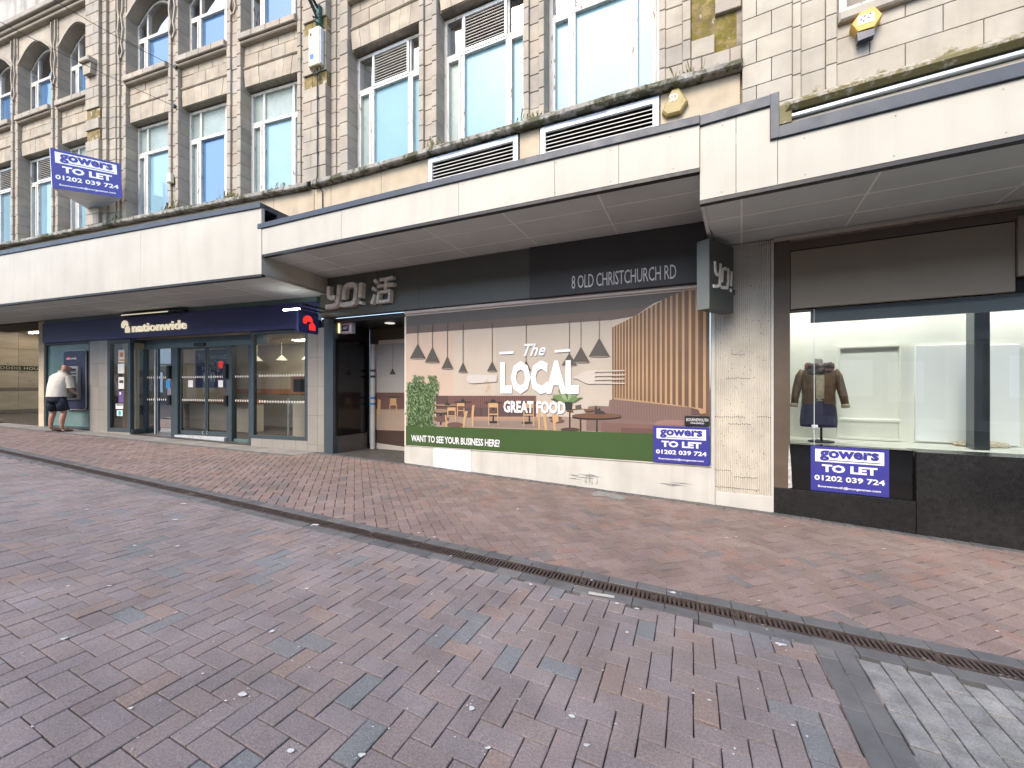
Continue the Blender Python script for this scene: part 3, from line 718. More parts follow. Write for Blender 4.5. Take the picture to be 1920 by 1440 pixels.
for k, (a, b) in enumerate(rows):
    cs = [0.004, 0.16+0.16*(k % 2), e[1]]
    for c, d in zip(cs[:-1], cs[1:]): MB().cbox(CU, c+0.003, d-0.003, -0.1, 0.10, a, b, 0.004).build('wall_block', m_cst, nb)
    MB().cbox(CU, e[1]+0.003, e[2]-0.002, -0.1, 0.065, a, b, 0.006).build('wall_block', m_cst, nb)
    MB().cbox(CU, e[2]+0.002, e[3]-0.002, -0.1, 0.02, a, b, 0.004).build('wall_block', m_cst, nb)
    MB().cbox(CU, e[3]+0.002, e[4]-0.002, -0.1, 0.055, a, b, 0.006).build('wall_block', m_cst, nb)
    s = e[4]
    s -= 0.3*(k % 2)
    while s < 4.4:
        c, d = max(s, e[4])+0.003, s+0.6-0.003
        zw = CU.px(1600, 25)[1]
        if d-c > 0.05 and not (a > zw and c < e[4]+0.75): MB().cbox(CU, c, d, -0.1, 0.012+R.gauss(0, 0.001), a, b, 0.004).build('wall_block', m_cst, nb)
        s += 0.6
zw = CU.px(1600, 22)[1]
MB().cbox(CU, e[4]+0.01, e[4]+0.80, -0.1, 0.09, zw-0.12, zw, 0.02).build('window_sill', m_cst, nb)
w_ = MB().ribbon(CU, [(e[4]+0.06, zw+0.04), (e[4]+0.74, zw+0.04), (e[4]+0.74, zw+1.5), (e[4]+0.06, zw+1.5)], 0.07, -0.05, 0.0, closed=True).build('window', m_frame, nb)
MB().box(CU, e[4]+0.09, e[4]+0.70, -0.04, -0.03, zw+0.07, zw+1.47).build('pane', m_glass2, w_)
# ------------------------------------------------------------------ canopies
def canopy(label, segs, zb, soffit_pts, zs, joints, name='canopy'):
    """segs: list of (plane, s0, s1, n, z_bottom, z_white_top, z_cap_top)"""
    pl, s0, s1, n, z0, z1, z2 = segs[0][:7]
    t = thing(name, pl.w(s0, n/2, z0), label, 'canopy')
    for pl, s0, s1, n, z0, z1, z2, cuts in [s if len(s) == 8 else (*s, []) for s in segs]:
        cs = [s0]+cuts+[s1]
        for a, b in zip(cs[:-1], cs[1:]): MB().cbox(pl, a+0.0015, b-0.0015, n-0.06, n, z0+0.03, z1, 0.002).build('fascia_panel', m_white, t)
        sm = MB(); s_ = s0+0.2
        while s_ < s1-0.05:
            for z_ in (z0+0.07, z1-0.05): sm.sheet(pl, ell(s_+R.gauss(0, .01), z_, 0.006, 0.006, 8), n+0.0012)
            s_ += 0.62
        sm.build('fixing_screws', m_mort, t, kind='stuff')
        MB().box(pl, s0, s1, n-0.08, n-0.004, z0-0.006, z0+0.028).build('bottom_trim', m_black, t)
        MB().cbox(pl, s0, s1, n-0.30, n+0.025, z1+0.001, z2, 0.004).build('capping', m_cap, t)
    m = MB(); m.plan(soffit_pts, zs, zs+0.02); m.build('soffit', m_soff, t)
    m = MB(); m.plan(soffit_pts, segs[0][6]-0.05, segs[0][6]-0.02); m.build('roof', m_cap, t)
    for (pl, a, na, b, nb_) in joints:
        p, q = pl.w(a, na, 0), pl.w(b, nb_, 0); d = (q-p).normalized(); o = Vector((-d.y, d.x, 0))*0.009
        m = MB(); m.plan([(p-o)[:2], (q-o)[:2], (q+o)[:2], (p+o)[:2]], zs-0.004, zs+0.002); m.build('soffit_joint_strip', m_soffj, t)
    return t
nA, nB, nC = 1.6, 1.55, 1.6
xA = 0.31
ca = canopy('tall white canopy with dark capping over the bank at the left', [(A, -14.3, xA, nA, 3.25, 4.37, 4.455, [-11.2, -8.4, -5.5, -2.7])], 3.25,
    [A.w(-14.3, nA-0.06, 0), A.w(xA, nA-0.06, 0), A.w(xA, 0.0, 0), A.w(-14.3, 0.0, 0)], 3.27,
    [(A, -14, 0.6, 0.3, 0.6), (A, -14, 1.1, 0.3, 1.1)]+[(A, -13+1.2*i, 0.02, -13+1.2*i, 1.53) for i in range(11)])
m = MB(); m.box(A, xA-0.05, xA, 0.0, nA-0.06, 3.256, 3.62); m.build('end_panel', m_white, ca)
m = MB(); m.box(A, xA-0.05, xA+0.002, 0.0, nA-0.3, 3.62, 4.455); m.build('end_flashing', m_cap, ca)
cb0 = B.S(485, nB); cb1 = B.S(1312, nB)
e0 = SAB+0.3
canopy('long white canopy with dark capping over the restaurant in the middle', [(B, cb0, cb1, nB, 3.57, 4.03, 4.115, [B.S(640, nB), B.S(860, nB), B.S(1040, nB), B.S(1160, nB)])], 3.57,
    [B.w(cb0, nB-0.06, 0), B.w(cb1, nB-0.06, 0), B.w(cb1+0.25, 0.0, 0), B.w(e0, 0.0, 0)], 3.59,
    [(B, cb0+0.1, 0.5, cb1, 0.5), (B, cb0, 1.05, cb1, 1.05), (B, e0+0.1, 0.12, cb1, 0.12)]+[(B, e0+0.9+1.2*i, 0.02, e0+0.9+1.2*i, 1.48) for i in range(5)])
c0 = C.S(1312, nC); c1 = C.S(1458, nC)
ct = canopy('white canopy with stepped dark capping over the clothes shop at the right', [(C, c1, 4.0, nC, 3.25, 3.70, 3.81), (C, c0, c1, nC, 3.25, 4.02, 4.12, [C.S(1380, nC)])], 3.25,
    [C.w(c0, nC-0.06, 0), C.w(4.0, nC-0.06, 0), C.w(4.0, 0.0, 0), C.w(-0.62, 0.0, 0)], 3.27,
    [(C, c0, 0.5, 4, 0.5), (C, c0, 1.0, 4, 1.0), (C, -0.35, 0.02, -0.35, 1.5), (C, 0.7, 0.02, 0.7, 1.5), (C, 1.9, 0.02, 1.9, 1.5)])
MB().cbox(C, c1-0.06, c1+0.012, nC-0.3, nC+0.027, 3.704, 4.125, 0.004).build('capping_step', m_cap, ct)
MB().box(C, c0, c0+0.04, 0.0, nC-0.06, 3.256, 3.60).build('end_panel', m_soff, ct)
MB().cbox(C, 0.0, 4.0, 0.02, 0.09, 3.22, 3.268, 0.01).build('white_edge_trim', m_white, ct)
# ------------------------------------------------------------------ bank shopfront (plane A)
bank = thing('bank_shopfront', A.w(-5, 0, 0.1), 'bank shopfront with navy fascia, grey tiles and glass sliding doors under the left canopy', 'shopfront')
aS = lambda x, n=0.0: A.S(x, n)
aZ = lambda x, y, n=0.0: A.px(x, y, n)[1]
ZF0, ZF1 = 2.63, 3.16
L0 = aS(86); Rr0 = aS(614)
fas = MB().cbox(A, L0, -0.02, -0.06, 0.07, ZF0, ZF1, 0.006).build('fascia', m_navy, bank)
MB().box(A, L0, -0.05, -0.06, 0.03, ZF1+0.001, 3.27).build('upper_panel', m_tealp, bank)
MB().box(A, aS(240), aS(358), 0.07, 0.17, 3.17, 3.215).build('trough_light', m_black, bank)
MB().box(A, aS(243), aS(330), 0.171, 0.178, 3.172, 3.195).build('trough_light_edge', m_cream, bank)
text('lettering', 'nationwide', A, aS(256), aS(357), aZ(257, 624), aZ(357, 600)-0.005, 0.072, 0.03, m_cream, bank, bold=0.014)
def house_logo(pl, s0, s1, z0, z1, n, d, mat, parent):
    W = s1-s0; H = z1-z0
    f = lambda a, b: (s0+a*W, z0+b*H)
    q = MB(); q.prism(pl, [f(0.05, 0.42), f(0.0, 0.62), f(0.08, 0.82), f(0.25, 0.96), f(0.45, 1.0), f(0.62, 0.94), f(0.74, 0.80), f(0.78, 0.66), f(0.66, 0.56), f(0.36, 0.60), f(0.22, 0.38)], n, n+d); q.build('fan_emblem', mat, parent)
    q = MB(); q.prism(pl, [f(0.52, 0.0), f(1.0, 0.0), f(1.0, 0.34), f(0.78, 0.60), f(0.5, 0.36)], n, n+d); q.build('house_emblem', mat, parent)
house_logo(A, aS(236), aS(250.5), aZ(240, 625), aZ(240, 602), 0.072, 0.03, m_cream, bank)
# tiles
def tiles(pl, s0, s1, z0f, z1, n, parent, tw=0.30, th=0.60, mat=None, name='wall_tile'):
    k = max(1, round((s1-s0)/tw)); w = (s1-s0)/k
    for i in range(k):
        zb = z1
        while zb > z0f+0.02:
            za = max(z0f, zb-th)
            MB().cbox(pl, s0+i*w+0.0015, s0+(i+1)*w-0.0015, n-0.05, n, za+0.0015, zb-0.0015, 0.002).build(name, mat or m_tile, parent); zb = za
m = MB(); m.box(A, aS(170), aS(203), -0.3, -0.02, -0.1, ZF0); m.box(A, aS(578), 0.12, -0.3, -0.02, -0.1, ZF0); m.box(A, aS(472), aS(578), -0.3, -0.02, -0.1, aZ(525, 824)-0.02); m.box(A, aS(203), aS(246), -0.3, -0.02, -0.1, aZ(225, 810)-0.01)
m.build('backing_wall', m_mort, bank)
tiles(A, aS(170), aS(203), gw(A, -7, 0)-0.05, ZF0-0.003, 0.02, bank)
tiles(A, aS(578), aS(616), gw(A, 0, 0)-0.08, ZF0-0.003, 0.02, bank)
zp3 = aZ(525, 824); tiles(A, aS(472), aS(578), 0.0, zp3, 0.02, bank, 0.32, 0.4)
zp2 = aZ(225, 810); tiles(A, aS(203), aS(246), 0.05, zp2, 0.02, bank, 0.6, 0.4)
def shopwin(pl, s0, s1, z0, z1, n, parent, glass, fr=0.055, mat=None, extra=()):
    m = MB(); m.ribbon(pl, [(s0+fr/2, z0+fr/2), (s1-fr/2, z0+fr/2), (s1-fr/2, z1-fr/2), (s0+fr/2, z1-fr/2)], fr, n-0.08, n, closed=True)
    for e_ in extra: m.box(pl, e_-fr/2, e_+fr/2, n-0.075, n-0.004, z0+fr, z1-fr)
    w = m.build('window_frame', mat or m_teal, parent)
    MB().sheet(pl, [(s0+fr, z0+fr), (s1-fr, z0+fr), (s1-fr, z1-fr), (s0+fr, z1-fr)], n-0.045).build('pane', glass, w)
    return w
m_tglass = mk('teal_back_painted_glass', (0.14,0.24,0.23), 0.08, 0.15, 1.5, spec=0.8)
w1 = shopwin(A, aS(86), aS(170), aZ(150, 804), ZF0-0.004, 0.02, bank, m_tglass)
w2 = shopwin(A, aS(203), aS(246), zp2, ZF0-0.004, 0.02, bank, m_glass, 0.10)
w3 = shopwin(A, aS(472), aS(578), zp3, ZF0-0.004, 0.02, bank, m_glass, 0.075)
# entrance recess
RD = -0.28
zh = aZ(385, 650, RD); zfl = aZ(385, 816, RD)
m = MB(); m.box(A, aS(246)+0.002, aS(472)-0.002, RD-0.10, RD, zh, ZF0-0.002); m.build('door_header', m_tealp, bank)
MB().prism(A, rrect(aS(367, RD), aS(386, RD), aZ(376, 648.5, RD), aZ(376, 643, RD), 0.02), RD, RD+0.05).build('door_sensor', m_black, bank)
m = MB(); m.box(A, aS(246)+0.001, aS(246)+0.05, RD, 0.0, zp2, zp2+0.08); m.box(A, aS(246)+0.001, aS(246)+0.05, RD, 0.0, ZF0-0.1, ZF0-0.003); m.build('return_frame', m_teal, bank)
MB().box(A, aS(246)+0.02, aS(246)+0.026, RD, -0.04, zp2+0.08, ZF0-0.1).build('return_pane', m_glass, bank)
def post(x0, x1, parent, mat=m_teal): MB().cbox(A, aS(x0, RD), aS(x1, RD), RD-0.09, RD+0.035, zfl-0.12, zh-0.002, 0.004).build('door_post', mat, parent)
post(264, 272, bank); post(323, 335.5, bank); post(427, 437, bank); post(468, 474, bank)
for x0, x1 in ((272, 323), (437, 468)):
    MB().sheet(A, [(aS(x0, RD), zfl-0.1), (aS(x1, RD), zfl-0.1), (aS(x1, RD), zh), (aS(x0, RD), zh)], RD-0.03).build('side_pane', m_glass, bank)
    MB().box(A, aS(x0, RD), aS(x1, RD), RD-0.05, RD-0.01, zfl-0.12, zfl-0.05).build('side_rail', m_tealp, bank)
MB().tube([A.w(aS(290, RD), RD-0.01, zfl-0.1), A.w(aS(290, RD), RD-0.01, zh)], 0.018, 8).build('steel_pole', m_galv, bank)
for x0, x1 in ((336, 384.5), (385.5, 427)):
    a, b = aS(x0, RD), aS(x1, RD)
    d = MB(); d.ribbon(A, [(a+0.02, zfl+0.07), (b-0.02, zfl+0.07), (b-0.02, zh-0.02), (a+0.02, zh-0.02)], 0.035, RD-0.06, RD-0.02, closed=True); d.box(A, a+0.002, b-0.002, RD-0.058, RD-0.022, zfl, zfl+0.06)
    dr = d.build('sliding_door', m_teal, bank)
    MB().sheet(A, [(a+0.03, zfl+0.08), (b-0.03, zfl+0.08), (b-0.03, zh-0.03), (a+0.03, zh-0.03)], RD-0.04).build('pane', m_glass, dr)
    h = b-0.06 if x0 < 380 else a+0.06
    MB().tube([A.w(h, RD, zfl+0.09), A.w(h, RD+0.02, zfl+0.09), A.w(h, RD+0.02, zfl+0.03), A.w(h, RD, zfl+0.03)], 0.008, 6).build('lock', m_galv, dr)
for x in (322, 428):
    MB().cbox(A, aS(x, RD)-0.05, aS(x, RD)+0.05, RD+0.0355, RD+0.11, 1.62, 1.95, 0.02).build('door_speaker', m_black, bank)
    MB().cbox(A, aS(x, RD)-0.04, aS(x, RD)+0.04, RD+0.0355, RD+0.09, 0.98, 1.22, 0.02).build('door_button_box', m_black, bank)
dots = MB()
for z in (1.10, 1.66):
    for s0, s1, n in ((aS(272, RD), aS(323, RD), RD-0.027), (aS(337, RD), aS(426, RD), RD-0.036), (aS(437, RD), aS(468, RD), RD-0.027), (aS(482), aS(574), -0.022)):
        s = s0+0.05
        while s < s1-0.03: dots.sheet(A, ell(s, z, 0.022, 0.028, 10), n); s += 0.075
dots.build('manifestation_dots', mk('dot_vinyl', (0.62,0.62,0.58), 0.6, 0.05), bank, kind='stuff')
m = MB(); m.add([Vector((*A.w(s, n, 0)[:2], gw(A, s, n)+0.012)) for s, n in ((aS(247), 0.0), (aS(471), 0.0), (aS(471), -0.34), (aS(247), -0.34))], [(0, 1, 2, 3)]); m.build('threshold', mk('threshold_dark', (0.06,0.055,0.05), 0.6, 0.2), bank)
MB().cbox(A, aS(335, RD), aS(428, RD), RD-0.04, RD+0.10, zfl-0.12, zfl-0.02, 0.006).build('door_sill', m_galv, bank)
# stickers and posters on the narrow window and doors
def sticker(pl, x0, y0, x1, y1, n, mat, parent, name='sticker'):
    s0, z1 = pl.px(x0, y0, n); s1, z0 = pl.px(x1, y1, n); return MB().sheet(pl, [(s0, z0), (s1, z0), (s1, z1), (s0, z1)], n).build(name, mat, parent)
pw = mk('paper_white', (0.75,0.74,0.72), 0.6, 0.05); po = mk('print_orange', (0.65,0.25,0.05), 0.6, 0.1); pt = mk('print_teal', (0.02,0.42,0.45), 0.6, 0.1); pp_ = mk('print_purple', (0.13,0.08,0.24), 0.6, 0.1); pk = mk('print_dark', (0.05,0.05,0.05), 0.6, 0.1)
pr_ = mk('print_red', (0.65,0.03,0.03), 0.5, 0.1, emit=0.35); py = mk('print_yellow', (0.75,0.6,0.03), 0.6, 0.05)
g2 = -0.022; g3 = -0.018
sticker(A, 222, 656, 233.5, 679, g2, pw, w2); sticker(A, 224.5, 661, 231, 669, g3, po, w2); sticker(A, 223, 674, 233, 677, g3, po, w2)
sticker(A, 221, 682, 233, 700, g2, pw, w2); sticker(A, 222, 707, 232.5, 729, g2, pw, w2); sticker(A, 223.5, 713, 231, 718, g3, pk, w2)
sticker(A, 222.5, 733, 232, 755, g2, pp_, w2); sticker(A, 224, 735, 227, 740, g3, pw, w2); sticker(A, 217, 757, 231, 767, g2, pw, w2); sticker(A, 218.5, 758, 230, 760.5, g3, pk, w2); sticker(A, 219, 769, 230, 780, g2, mk('print_pale', (0.6,0.75,0.74), 0.6, 0.05), w2); 
s_, z_ = A.px(224, 774.5, g3); MB().sheet(A, ell(s_, z_, 0.05, 0.06, 14), g3).build('sticker', pt, w2)
sticker(A, 233.5, 709, 239, 725, -0.6, py, w2, 'yellow_box')
for x0, x1 in ((353, 362), (409, 418)): sticker(A, x0, 713, x1, 726, RD-0.034, pw, bank, 'door_notice')
sticker(A, 311, 713, 319, 728, RD-0.024, mk('print_blue', (0.05,0.25,0.55), 0.6, 0.05), bank, 'door_notice')
# room behind the glass
m_bwall = mk('bank_wall', (0.52,0.47,0.40), 0.7, 0.05, 2); m_bfl = mk('bank_floor', (0.06,0.052,0.047), 0.35, 0.2, 4); m_wood = mk('rail_wood', (0.45,0.21,0.11), 0.5, 0.2, 3)
rm = MB(); rm.box(A, L0, -0.02, -3.6, -3.5, 0.0, 3.2); rm.build('room_back_wall', m_bwall, bank)
MB().box(A, L0, -0.02, -3.5, -0.34, 0.02, 0.07).build('room_floor', m_bfl, bank)
MB().box(A, L0, -0.02, -3.5, -0.34, 2.78, 2.83).build('room_ceiling', m_bwall, bank)
MB().box(A, -0.12, -0.06, -3.5, -0.3, 0.07, 2.78).build('room_side_wall', m_bwall, bank); MB().box(A, aS(180), aS(186), -3.5, -0.3, 0.07, 2.78).build('room_side_wall', m_bwall, bank)
MB().box(A, aS(186), -0.12, -3.5, -3.42, 1.20, 1.36).build('wood_rail', m_wood, bank)
MB().box(A, aS(186), -0.12, -3.495, -3.44, 0.07, 1.198).build('dado_panel', mk('dado_grey', (0.30,0.29,0.26), 0.6, 0.05), bank)
MB().box(A, aS(350, -2.0), aS(470, -2.0), -2.5, -2.0, 0.95, 1.04).build('counter_top', m_wood, bank)
MB().box(A, aS(352, -2.0), aS(468, -2.0), -2.45, -2.05, 0.07, 0.949).build('counter_front', m_bwall, bank)
m_lampe = mk('lit_lamp', (1.0,0.9,0.72), 0.5, 0.0, emit=14.0)
for s, n in ((-4.1, -1.5), (-2.9, -2.6), (-1.3, -1.7)): MB().box(A, s-0.45, s+0.45, n-0.12, n+0.12, 2.765, 2.779).build('ceiling_light', m_lampe, bank)
for s in (-5.2, -4.2, -3.2):
    q = MB(); q.tube([A.w(s, -2.9, 2.78), A.w(s, -2.9, 2.35)], 0.006, 5); q.tube([A.w(s, -2.9, 2.38), A.w(s, -2.9, 2.24)], [0.03, 0.16], 12); q.build('pendant_lamp', m_cream, bank)
pb = sticker(A, 366, 657, 428, 727, -1.1, m_navy, bank, 'blue_poster')
for tx, x0, x1, y0, y1 in (('Bournemouth,', 372, 429, 664, 674), ("we're", 389, 414, 675, 684), ('staying', 378, 412, 685, 697)):
    a, zt_ = A.px(x0, y0, -1.09); b, zb_ = A.px(x1, y1, -1.09); text('poster_lettering', tx, A, a, b, zb_, zt_, -1.09, 0, pw, pb)
s_, z_ = A.px(414, 684, -1.08); MB().sheet(A, ell(s_, z_, 0.11, 0.10, 16), -1.08).build('red_disc', pr_, bank)
for x, c in ((383, (0.5,0.4,0.25)), (390, (0.6,0.5,0.45)), (396, (0.3,0.5,0.45)), (402, (0.6,0.6,0.6)), (408, (0.6,0.25,0.3))): 
    s_, z_ = A.px(x, 708, -1.08); MB().sheet(A, ell(s_, z_, 0.035, 0.12, 12), -1.08).build('poster_figure', mk('fig%d' % x, c, 0.6), pb)
# photo poster on the shop-window wall seen through the right window
sticker(A, 545, 705, 578, 737, -1.0, m_wood, bank, 'leaflet_stand'); sticker(A, 550, 711, 576, 735, -0.99, m_black, bank, 'leaflet_screen')
MB().cbox(A, aS(548, -1.0), aS(578, -1.0), -1.4, -1.005, 0.1, 1.06, 0.01).build('leaflet_cabinet', m_bwall, bank)
MB().tube([A.w(aS(541, -0.6), -0.6, 0.07), A.w(aS(541, -0.6), -0.6, 1.15)], 0.022, 8).build('barrier_post', m_galv, bank)
# cash machine
atm = thing('cash_machine', A.w(aS(140), 0.02, aZ(140, 767)), 'dark navy cash machine set in teal glass at the bank', 'cash machine')
m_atm = mk('atm_navy', (0.03,0.03,0.075), 0.25, 0.05); m_atms = mk('atm_silver', (0.42,0.41,0.38), 0.35, 0.08, metal=0.4); m_atmd = mk('atm_dark', (0.03,0.033,0.04), 0.3, 0.1)
a0, a1 = aS(121, 0.05), aS(161, 0.05); zt, zb = aZ(140, 658, 0.05), aZ(140, 767, 0.05)
MB().prism(A, rrect(a0, a1, zb, zt, 0.09), -0.02, 0.07).build('surround', m_atm, atm)
q = MB(); r = rrect(a0-0.01, a1+0.015, zb-0.012, zt+0.012, 0.10); q.ribbon(A, r, 0.02, 0.04, 0.062, closed=True); q.build('edge_light', m_atms, atm)
b0, b1 = aS(124, 0.05), aS(153, 0.05); y1, y0 = aZ(140, 687, 0.05), aZ(140, 749, 0.05)
q = MB(); q.ribbon(A, [(b0+0.03, y0+0.03), (b1-0.03, y0+0.03), (b1-0.03, y1-0.03), (b0+0.03, y1-0.03)], 0.06, 0.06, 0.13, closed=True); q.build('bezel', m_atms, atm)
MB().box(A, b0+0.06, b1-0.06, 0.0705, 0.08, y0+0.06, y1-0.06).build('screen_panel', m_atmd, atm)
MB().box(A, (b0+b1)/2-0.02, b1-0.09, 0.081, 0.10, y1-0.17, y1-0.145).build('card_slot', m_atms, atm); MB().box(A, (b0+b1)/2-0.04, b1-0.09, 0.081, 0.10, y1-0.25, y1-0.225).build('note_slot', m_atms, atm)
q = MB(); q.add([A.w(b0+0.07, 0.085, y0+0.18), A.w(b1-0.07, 0.085, y0+0.18), A.w(b1-0.07, 0.19, y0+0.07), A.w(b0+0.07, 0.19, y0+0.07), A.w(b0+0.07, 0.085, y0+0.05), A.w(b1-0.07, 0.085, y0+0.05), A.w(b1-0.07, 0.19, y0+0.05), A.w(b0+0.07, 0.19, y0+0.05)],
    [(0, 1, 2, 3), (4, 7, 6, 5), (3, 2, 6, 7), (0, 3, 7, 4), (1, 5, 6, 2), (0, 4, 5, 1)]); q.build('keypad_shelf', m_atmd, atm)
text('lettering', 'nationwide', A, aS(131), aS(150), aZ(140, 674.5), aZ(140, 670), 0.074, 0, pw, atm, bold=0.02)
s_, z_ = A.px(128, 672, 0.074); MB().sheet(A, ell(s_, z_, 0.04, 0.04, 10), 0.074).build('red_emblem', pr_, atm)
# hanging bank sign
hs = thing('hanging_bank_sign', A.w(aS(580), 0.5, 2.6), 'small navy square hanging sign with red house emblem beside a lit lamp', 'sign')
sh = aS(597, 0.22); 
def findn(x, s):
    lo, hi = 0.0, 3.0
    for _ in range(40):
        mid = (lo+hi)/2; p = A.w(s, mid, 0); xx = CX+F*p.x/p.y
        if xx > x: lo = mid
        else: hi = mid
    return lo
nn = findn(560, sh); HS = Pl(tuple(A.w(sh, nn, 0)[:2]), tuple(-v for v in A.N)); hw = nn-0.22
zt = aZ(578, 584, (nn+0.22)/2); zb = aZ(578, 625, (nn+0.22)/2)
MB().prism(HS, rrect(0, hw, zb, zt, 0.04), -0.05, 0.0).build('panel', m_navy, hs)
m_redl = mk('emblem_red', (0.80,0.025,0.02), 0.4, 0.03, emit=0.5)
house_logo(HS, hw*0.2, hw*0.82, zb+(zt-zb)*0.16, zb+(zt-zb)*0.80, 0.001, 0.008, m_redl, hs)
MB().box(HS, -0.05, hw+0.25, -0.035, -0.02, zt+0.03, zt+0.055).build('bracket_arm', m_black, hs)
for u in (0.08, hw-0.08): MB().box(HS, u-0.008, u+0.008, -0.034, -0.022, zt-0.005, zt+0.035).build('hanger', m_black, hs)
q = MB(); q.box(HS, -0.02, hw, 0.10, 0.15, zt+0.07, zt+0.095); q.build('lamp_housing', m_black, hs)
MB().tube([A.w(aS(532, nn-0.1), nn-0.1, zt+0.03), A.w(aS(562, nn-0.1), nn-0.1, zt+0.03)], 0.018, 8).build('lit_tube', mk('tube_lit', (1, 0.97, 0.9), 0.5, 0, emit=8.0), hs)
# ------------------------------------------------------------------ covered passage at the far left
ps = thing('covered_passage', A.w(-11.5, -2, 0.3), 'travertine lined passage entrance with black name band left of the bank', 'passage')
m_trav = mk('travertine', (0.40,0.31,0.20), 0.35, 0.22, 1.6, 0.002, 40, spots=(5.0, 0.66, (0.20,0.14,0.08)), stretch=(0.5, 0.5, 2.5), rnd=0.1)
m_travl = mk('pale_stone_pilaster', (0.62,0.52,0.37), 0.5, 0.1, 3, speck=(12, 0.04, (0.25,0.18,0.1)), rnd=0.06)
pil = MB().box(A, aS(76), L0-0.004, -0.4, -0.02, 0.1, 3.26).build('pilaster', m_travl, ps)
for i in range(7): MB().cbox(A, aS(76), L0-0.004, -0.06, 0.04, 0.30+i*0.42, 0.30+i*0.42+0.416, 0.003).build('pilaster_stone', m_travl, pil)
PW = Pl(tuple(A.w(-15.3, 0, 0)[:2]), tuple(-v for v in A.N))          # side wall of the passage, s runs inwards
zlo = lambda y, s=2.2: None
wl = MB().box(PW, -1.5, 8.0, -0.3, -0.02, 0.2, 3.5).build('side_wall', m_mort, ps)
for i in range(9):
    a = -1.4+i*1.05
    for z0, z1 in ((0.62, 1.28), (1.40, 2.02), (2.20, 2.80), (2.81, 3.45)): MB().cbox(PW, a, a+1.045, -0.05, 0.0, z0, z1-0.003, 0.003).build('travertine_slab', m_trav, ps)
m_travd = mk('dark_travertine_band', (0.19,0.135,0.085), 0.4, 0.25, 3)
MB().box(PW, -1.4, 8.0, -0.03, 0.012, 1.285, 1.395).build('dado_band', m_travd, ps)
MB().box(PW, -1.4, 8.0, -0.03, 0.012, 0.45, 0.615).build('skirting', m_travd, ps)
MB().box(PW, -1.4, 8.0, -0.03, 0.012, 2.025, 2.195).build('name_band', m_black, ps)
def pwx(x):
    lo, hi = -3.0, 30.0
    for _ in range(50):
        mid = (lo+hi)/2; p = PW.w(mid, 0.0, 0); xx = CX+F*p.x/p.y
        if xx < x: lo = mid
        else: hi = mid
    return lo
m_brass = mk('brass_letters', (0.55,0.42,0.2), 0.35, 0.1, metal=0.7)
text('name_lettering', 'RODDIS HOUSE', PW, pwx(-9), pwx(83), 2.06, 2.16, 0.014, 0.01, m_brass, ps, spacing=1.1)
MB().box(A, -15.3, L0, -8, -0.0, 3.40, 3.45).build('ceiling', m_trav, ps)
MB().box(A, -15.3, L0, -8.1, -8.0, 0.2, 3.4).build('end_wall', m_trav, ps)
m_tubeL = mk('passage_tube', (0.95,0.92,0.85), 0.5, 0, emit=8.0)
for n in (-0.7, -1.9, -3.2): MB().box(A, -14.9, -10.0, n-0.05, n+0.05, 3.37, 3.398).build('ceiling_tube', m_tubeL, ps)
q = MB(); zz0 = gw(A, -12, 0)+0.016
def pfl(s, n): return Vector((*A.w(s, n, 0)[:2], gw(A, s, n)+0.012-n*0.012))
q.add([pfl(-15.3, 0), pfl(L0-0.3, 0), pfl(L0-0.3, -8), pfl(-15.3, -8)], [(0, 1, 2, 3)]); q.build('floor', mk('passage_floor', (0.05,0.042,0.035), 0.4, 0.15), ps)
m_strp = mk('floor_stripe', (0.62,0.52,0.36), 0.45, 0.1)
for i in range(26):
    s = -17.5+i*0.36
    pts = [(s, -0.05), (s+0.17, -0.05), (s+0.17+3.0, -2.6), (s+3.0, -2.6)]
    pts = [(min(max(a, -15.25), L0-0.32), b) for a, b in pts]
    if pts[2][0]-pts[3][0] > 0.05 and pts[1][0]-pts[0][0] > 0.05: MB().add([pfl(a, b)+Vector((0, 0, 0.005)) for a, b in pts], [(0, 1, 2, 3)]).build('floor_stripe', m_strp, ps)
# ------------------------------------------------------------------ restaurant shopfront (plane B)
rs = thing('restaurant_shopfront', B.w(-4, 0, 0.0), 'closed restaurant shopfront with dark green fascia and pale plinth in the middle', 'shopfront')
bS = lambda x, n=0.0: B.S(x, n)
bZ = lambda x, y, n=0.0: B.px(x, y, n)[1]
ZP0, ZP1 = 0.36, 2.735
FZ0 = bZ(761, 581, 0.1); FT = 3.586
e0 = SAB+0.12
for a, b, n, mt in ((e0, bS(706, .1), 0.10, m_dkgr), (bS(706, .1), bS(785, .1), 0.10, m_dkgr), (bS(785, .1), bS(994, .1), 0.10, m_dkgr), (bS(994, .1), bS(1327, .13), 0.13, m_dkgr2)):
    MB().cbox(B, a+0.001, b-0.001, -0.05, n, FZ0+(0.0 if n < 0.12 else -0.01), FT-(0.012 if n < 0.12 else 0.004), 0.003).build('fascia_panel', mt, rs)
m_trim = mk('pale_trim', (0.68,0.60,0.52), 0.5, 0.05)
MB().cbox(B, bS(761), bS(1332), -0.05, 0.06, ZP1, FZ0-0.012, 0.01).build('head_band', m_trim, rs)
MB().cbox(B, e0+0.15, bS(1312), 0.02, 0.075, FT-0.008, FT+0.004, 0.003).build('soffit_trim', m_trim, rs)
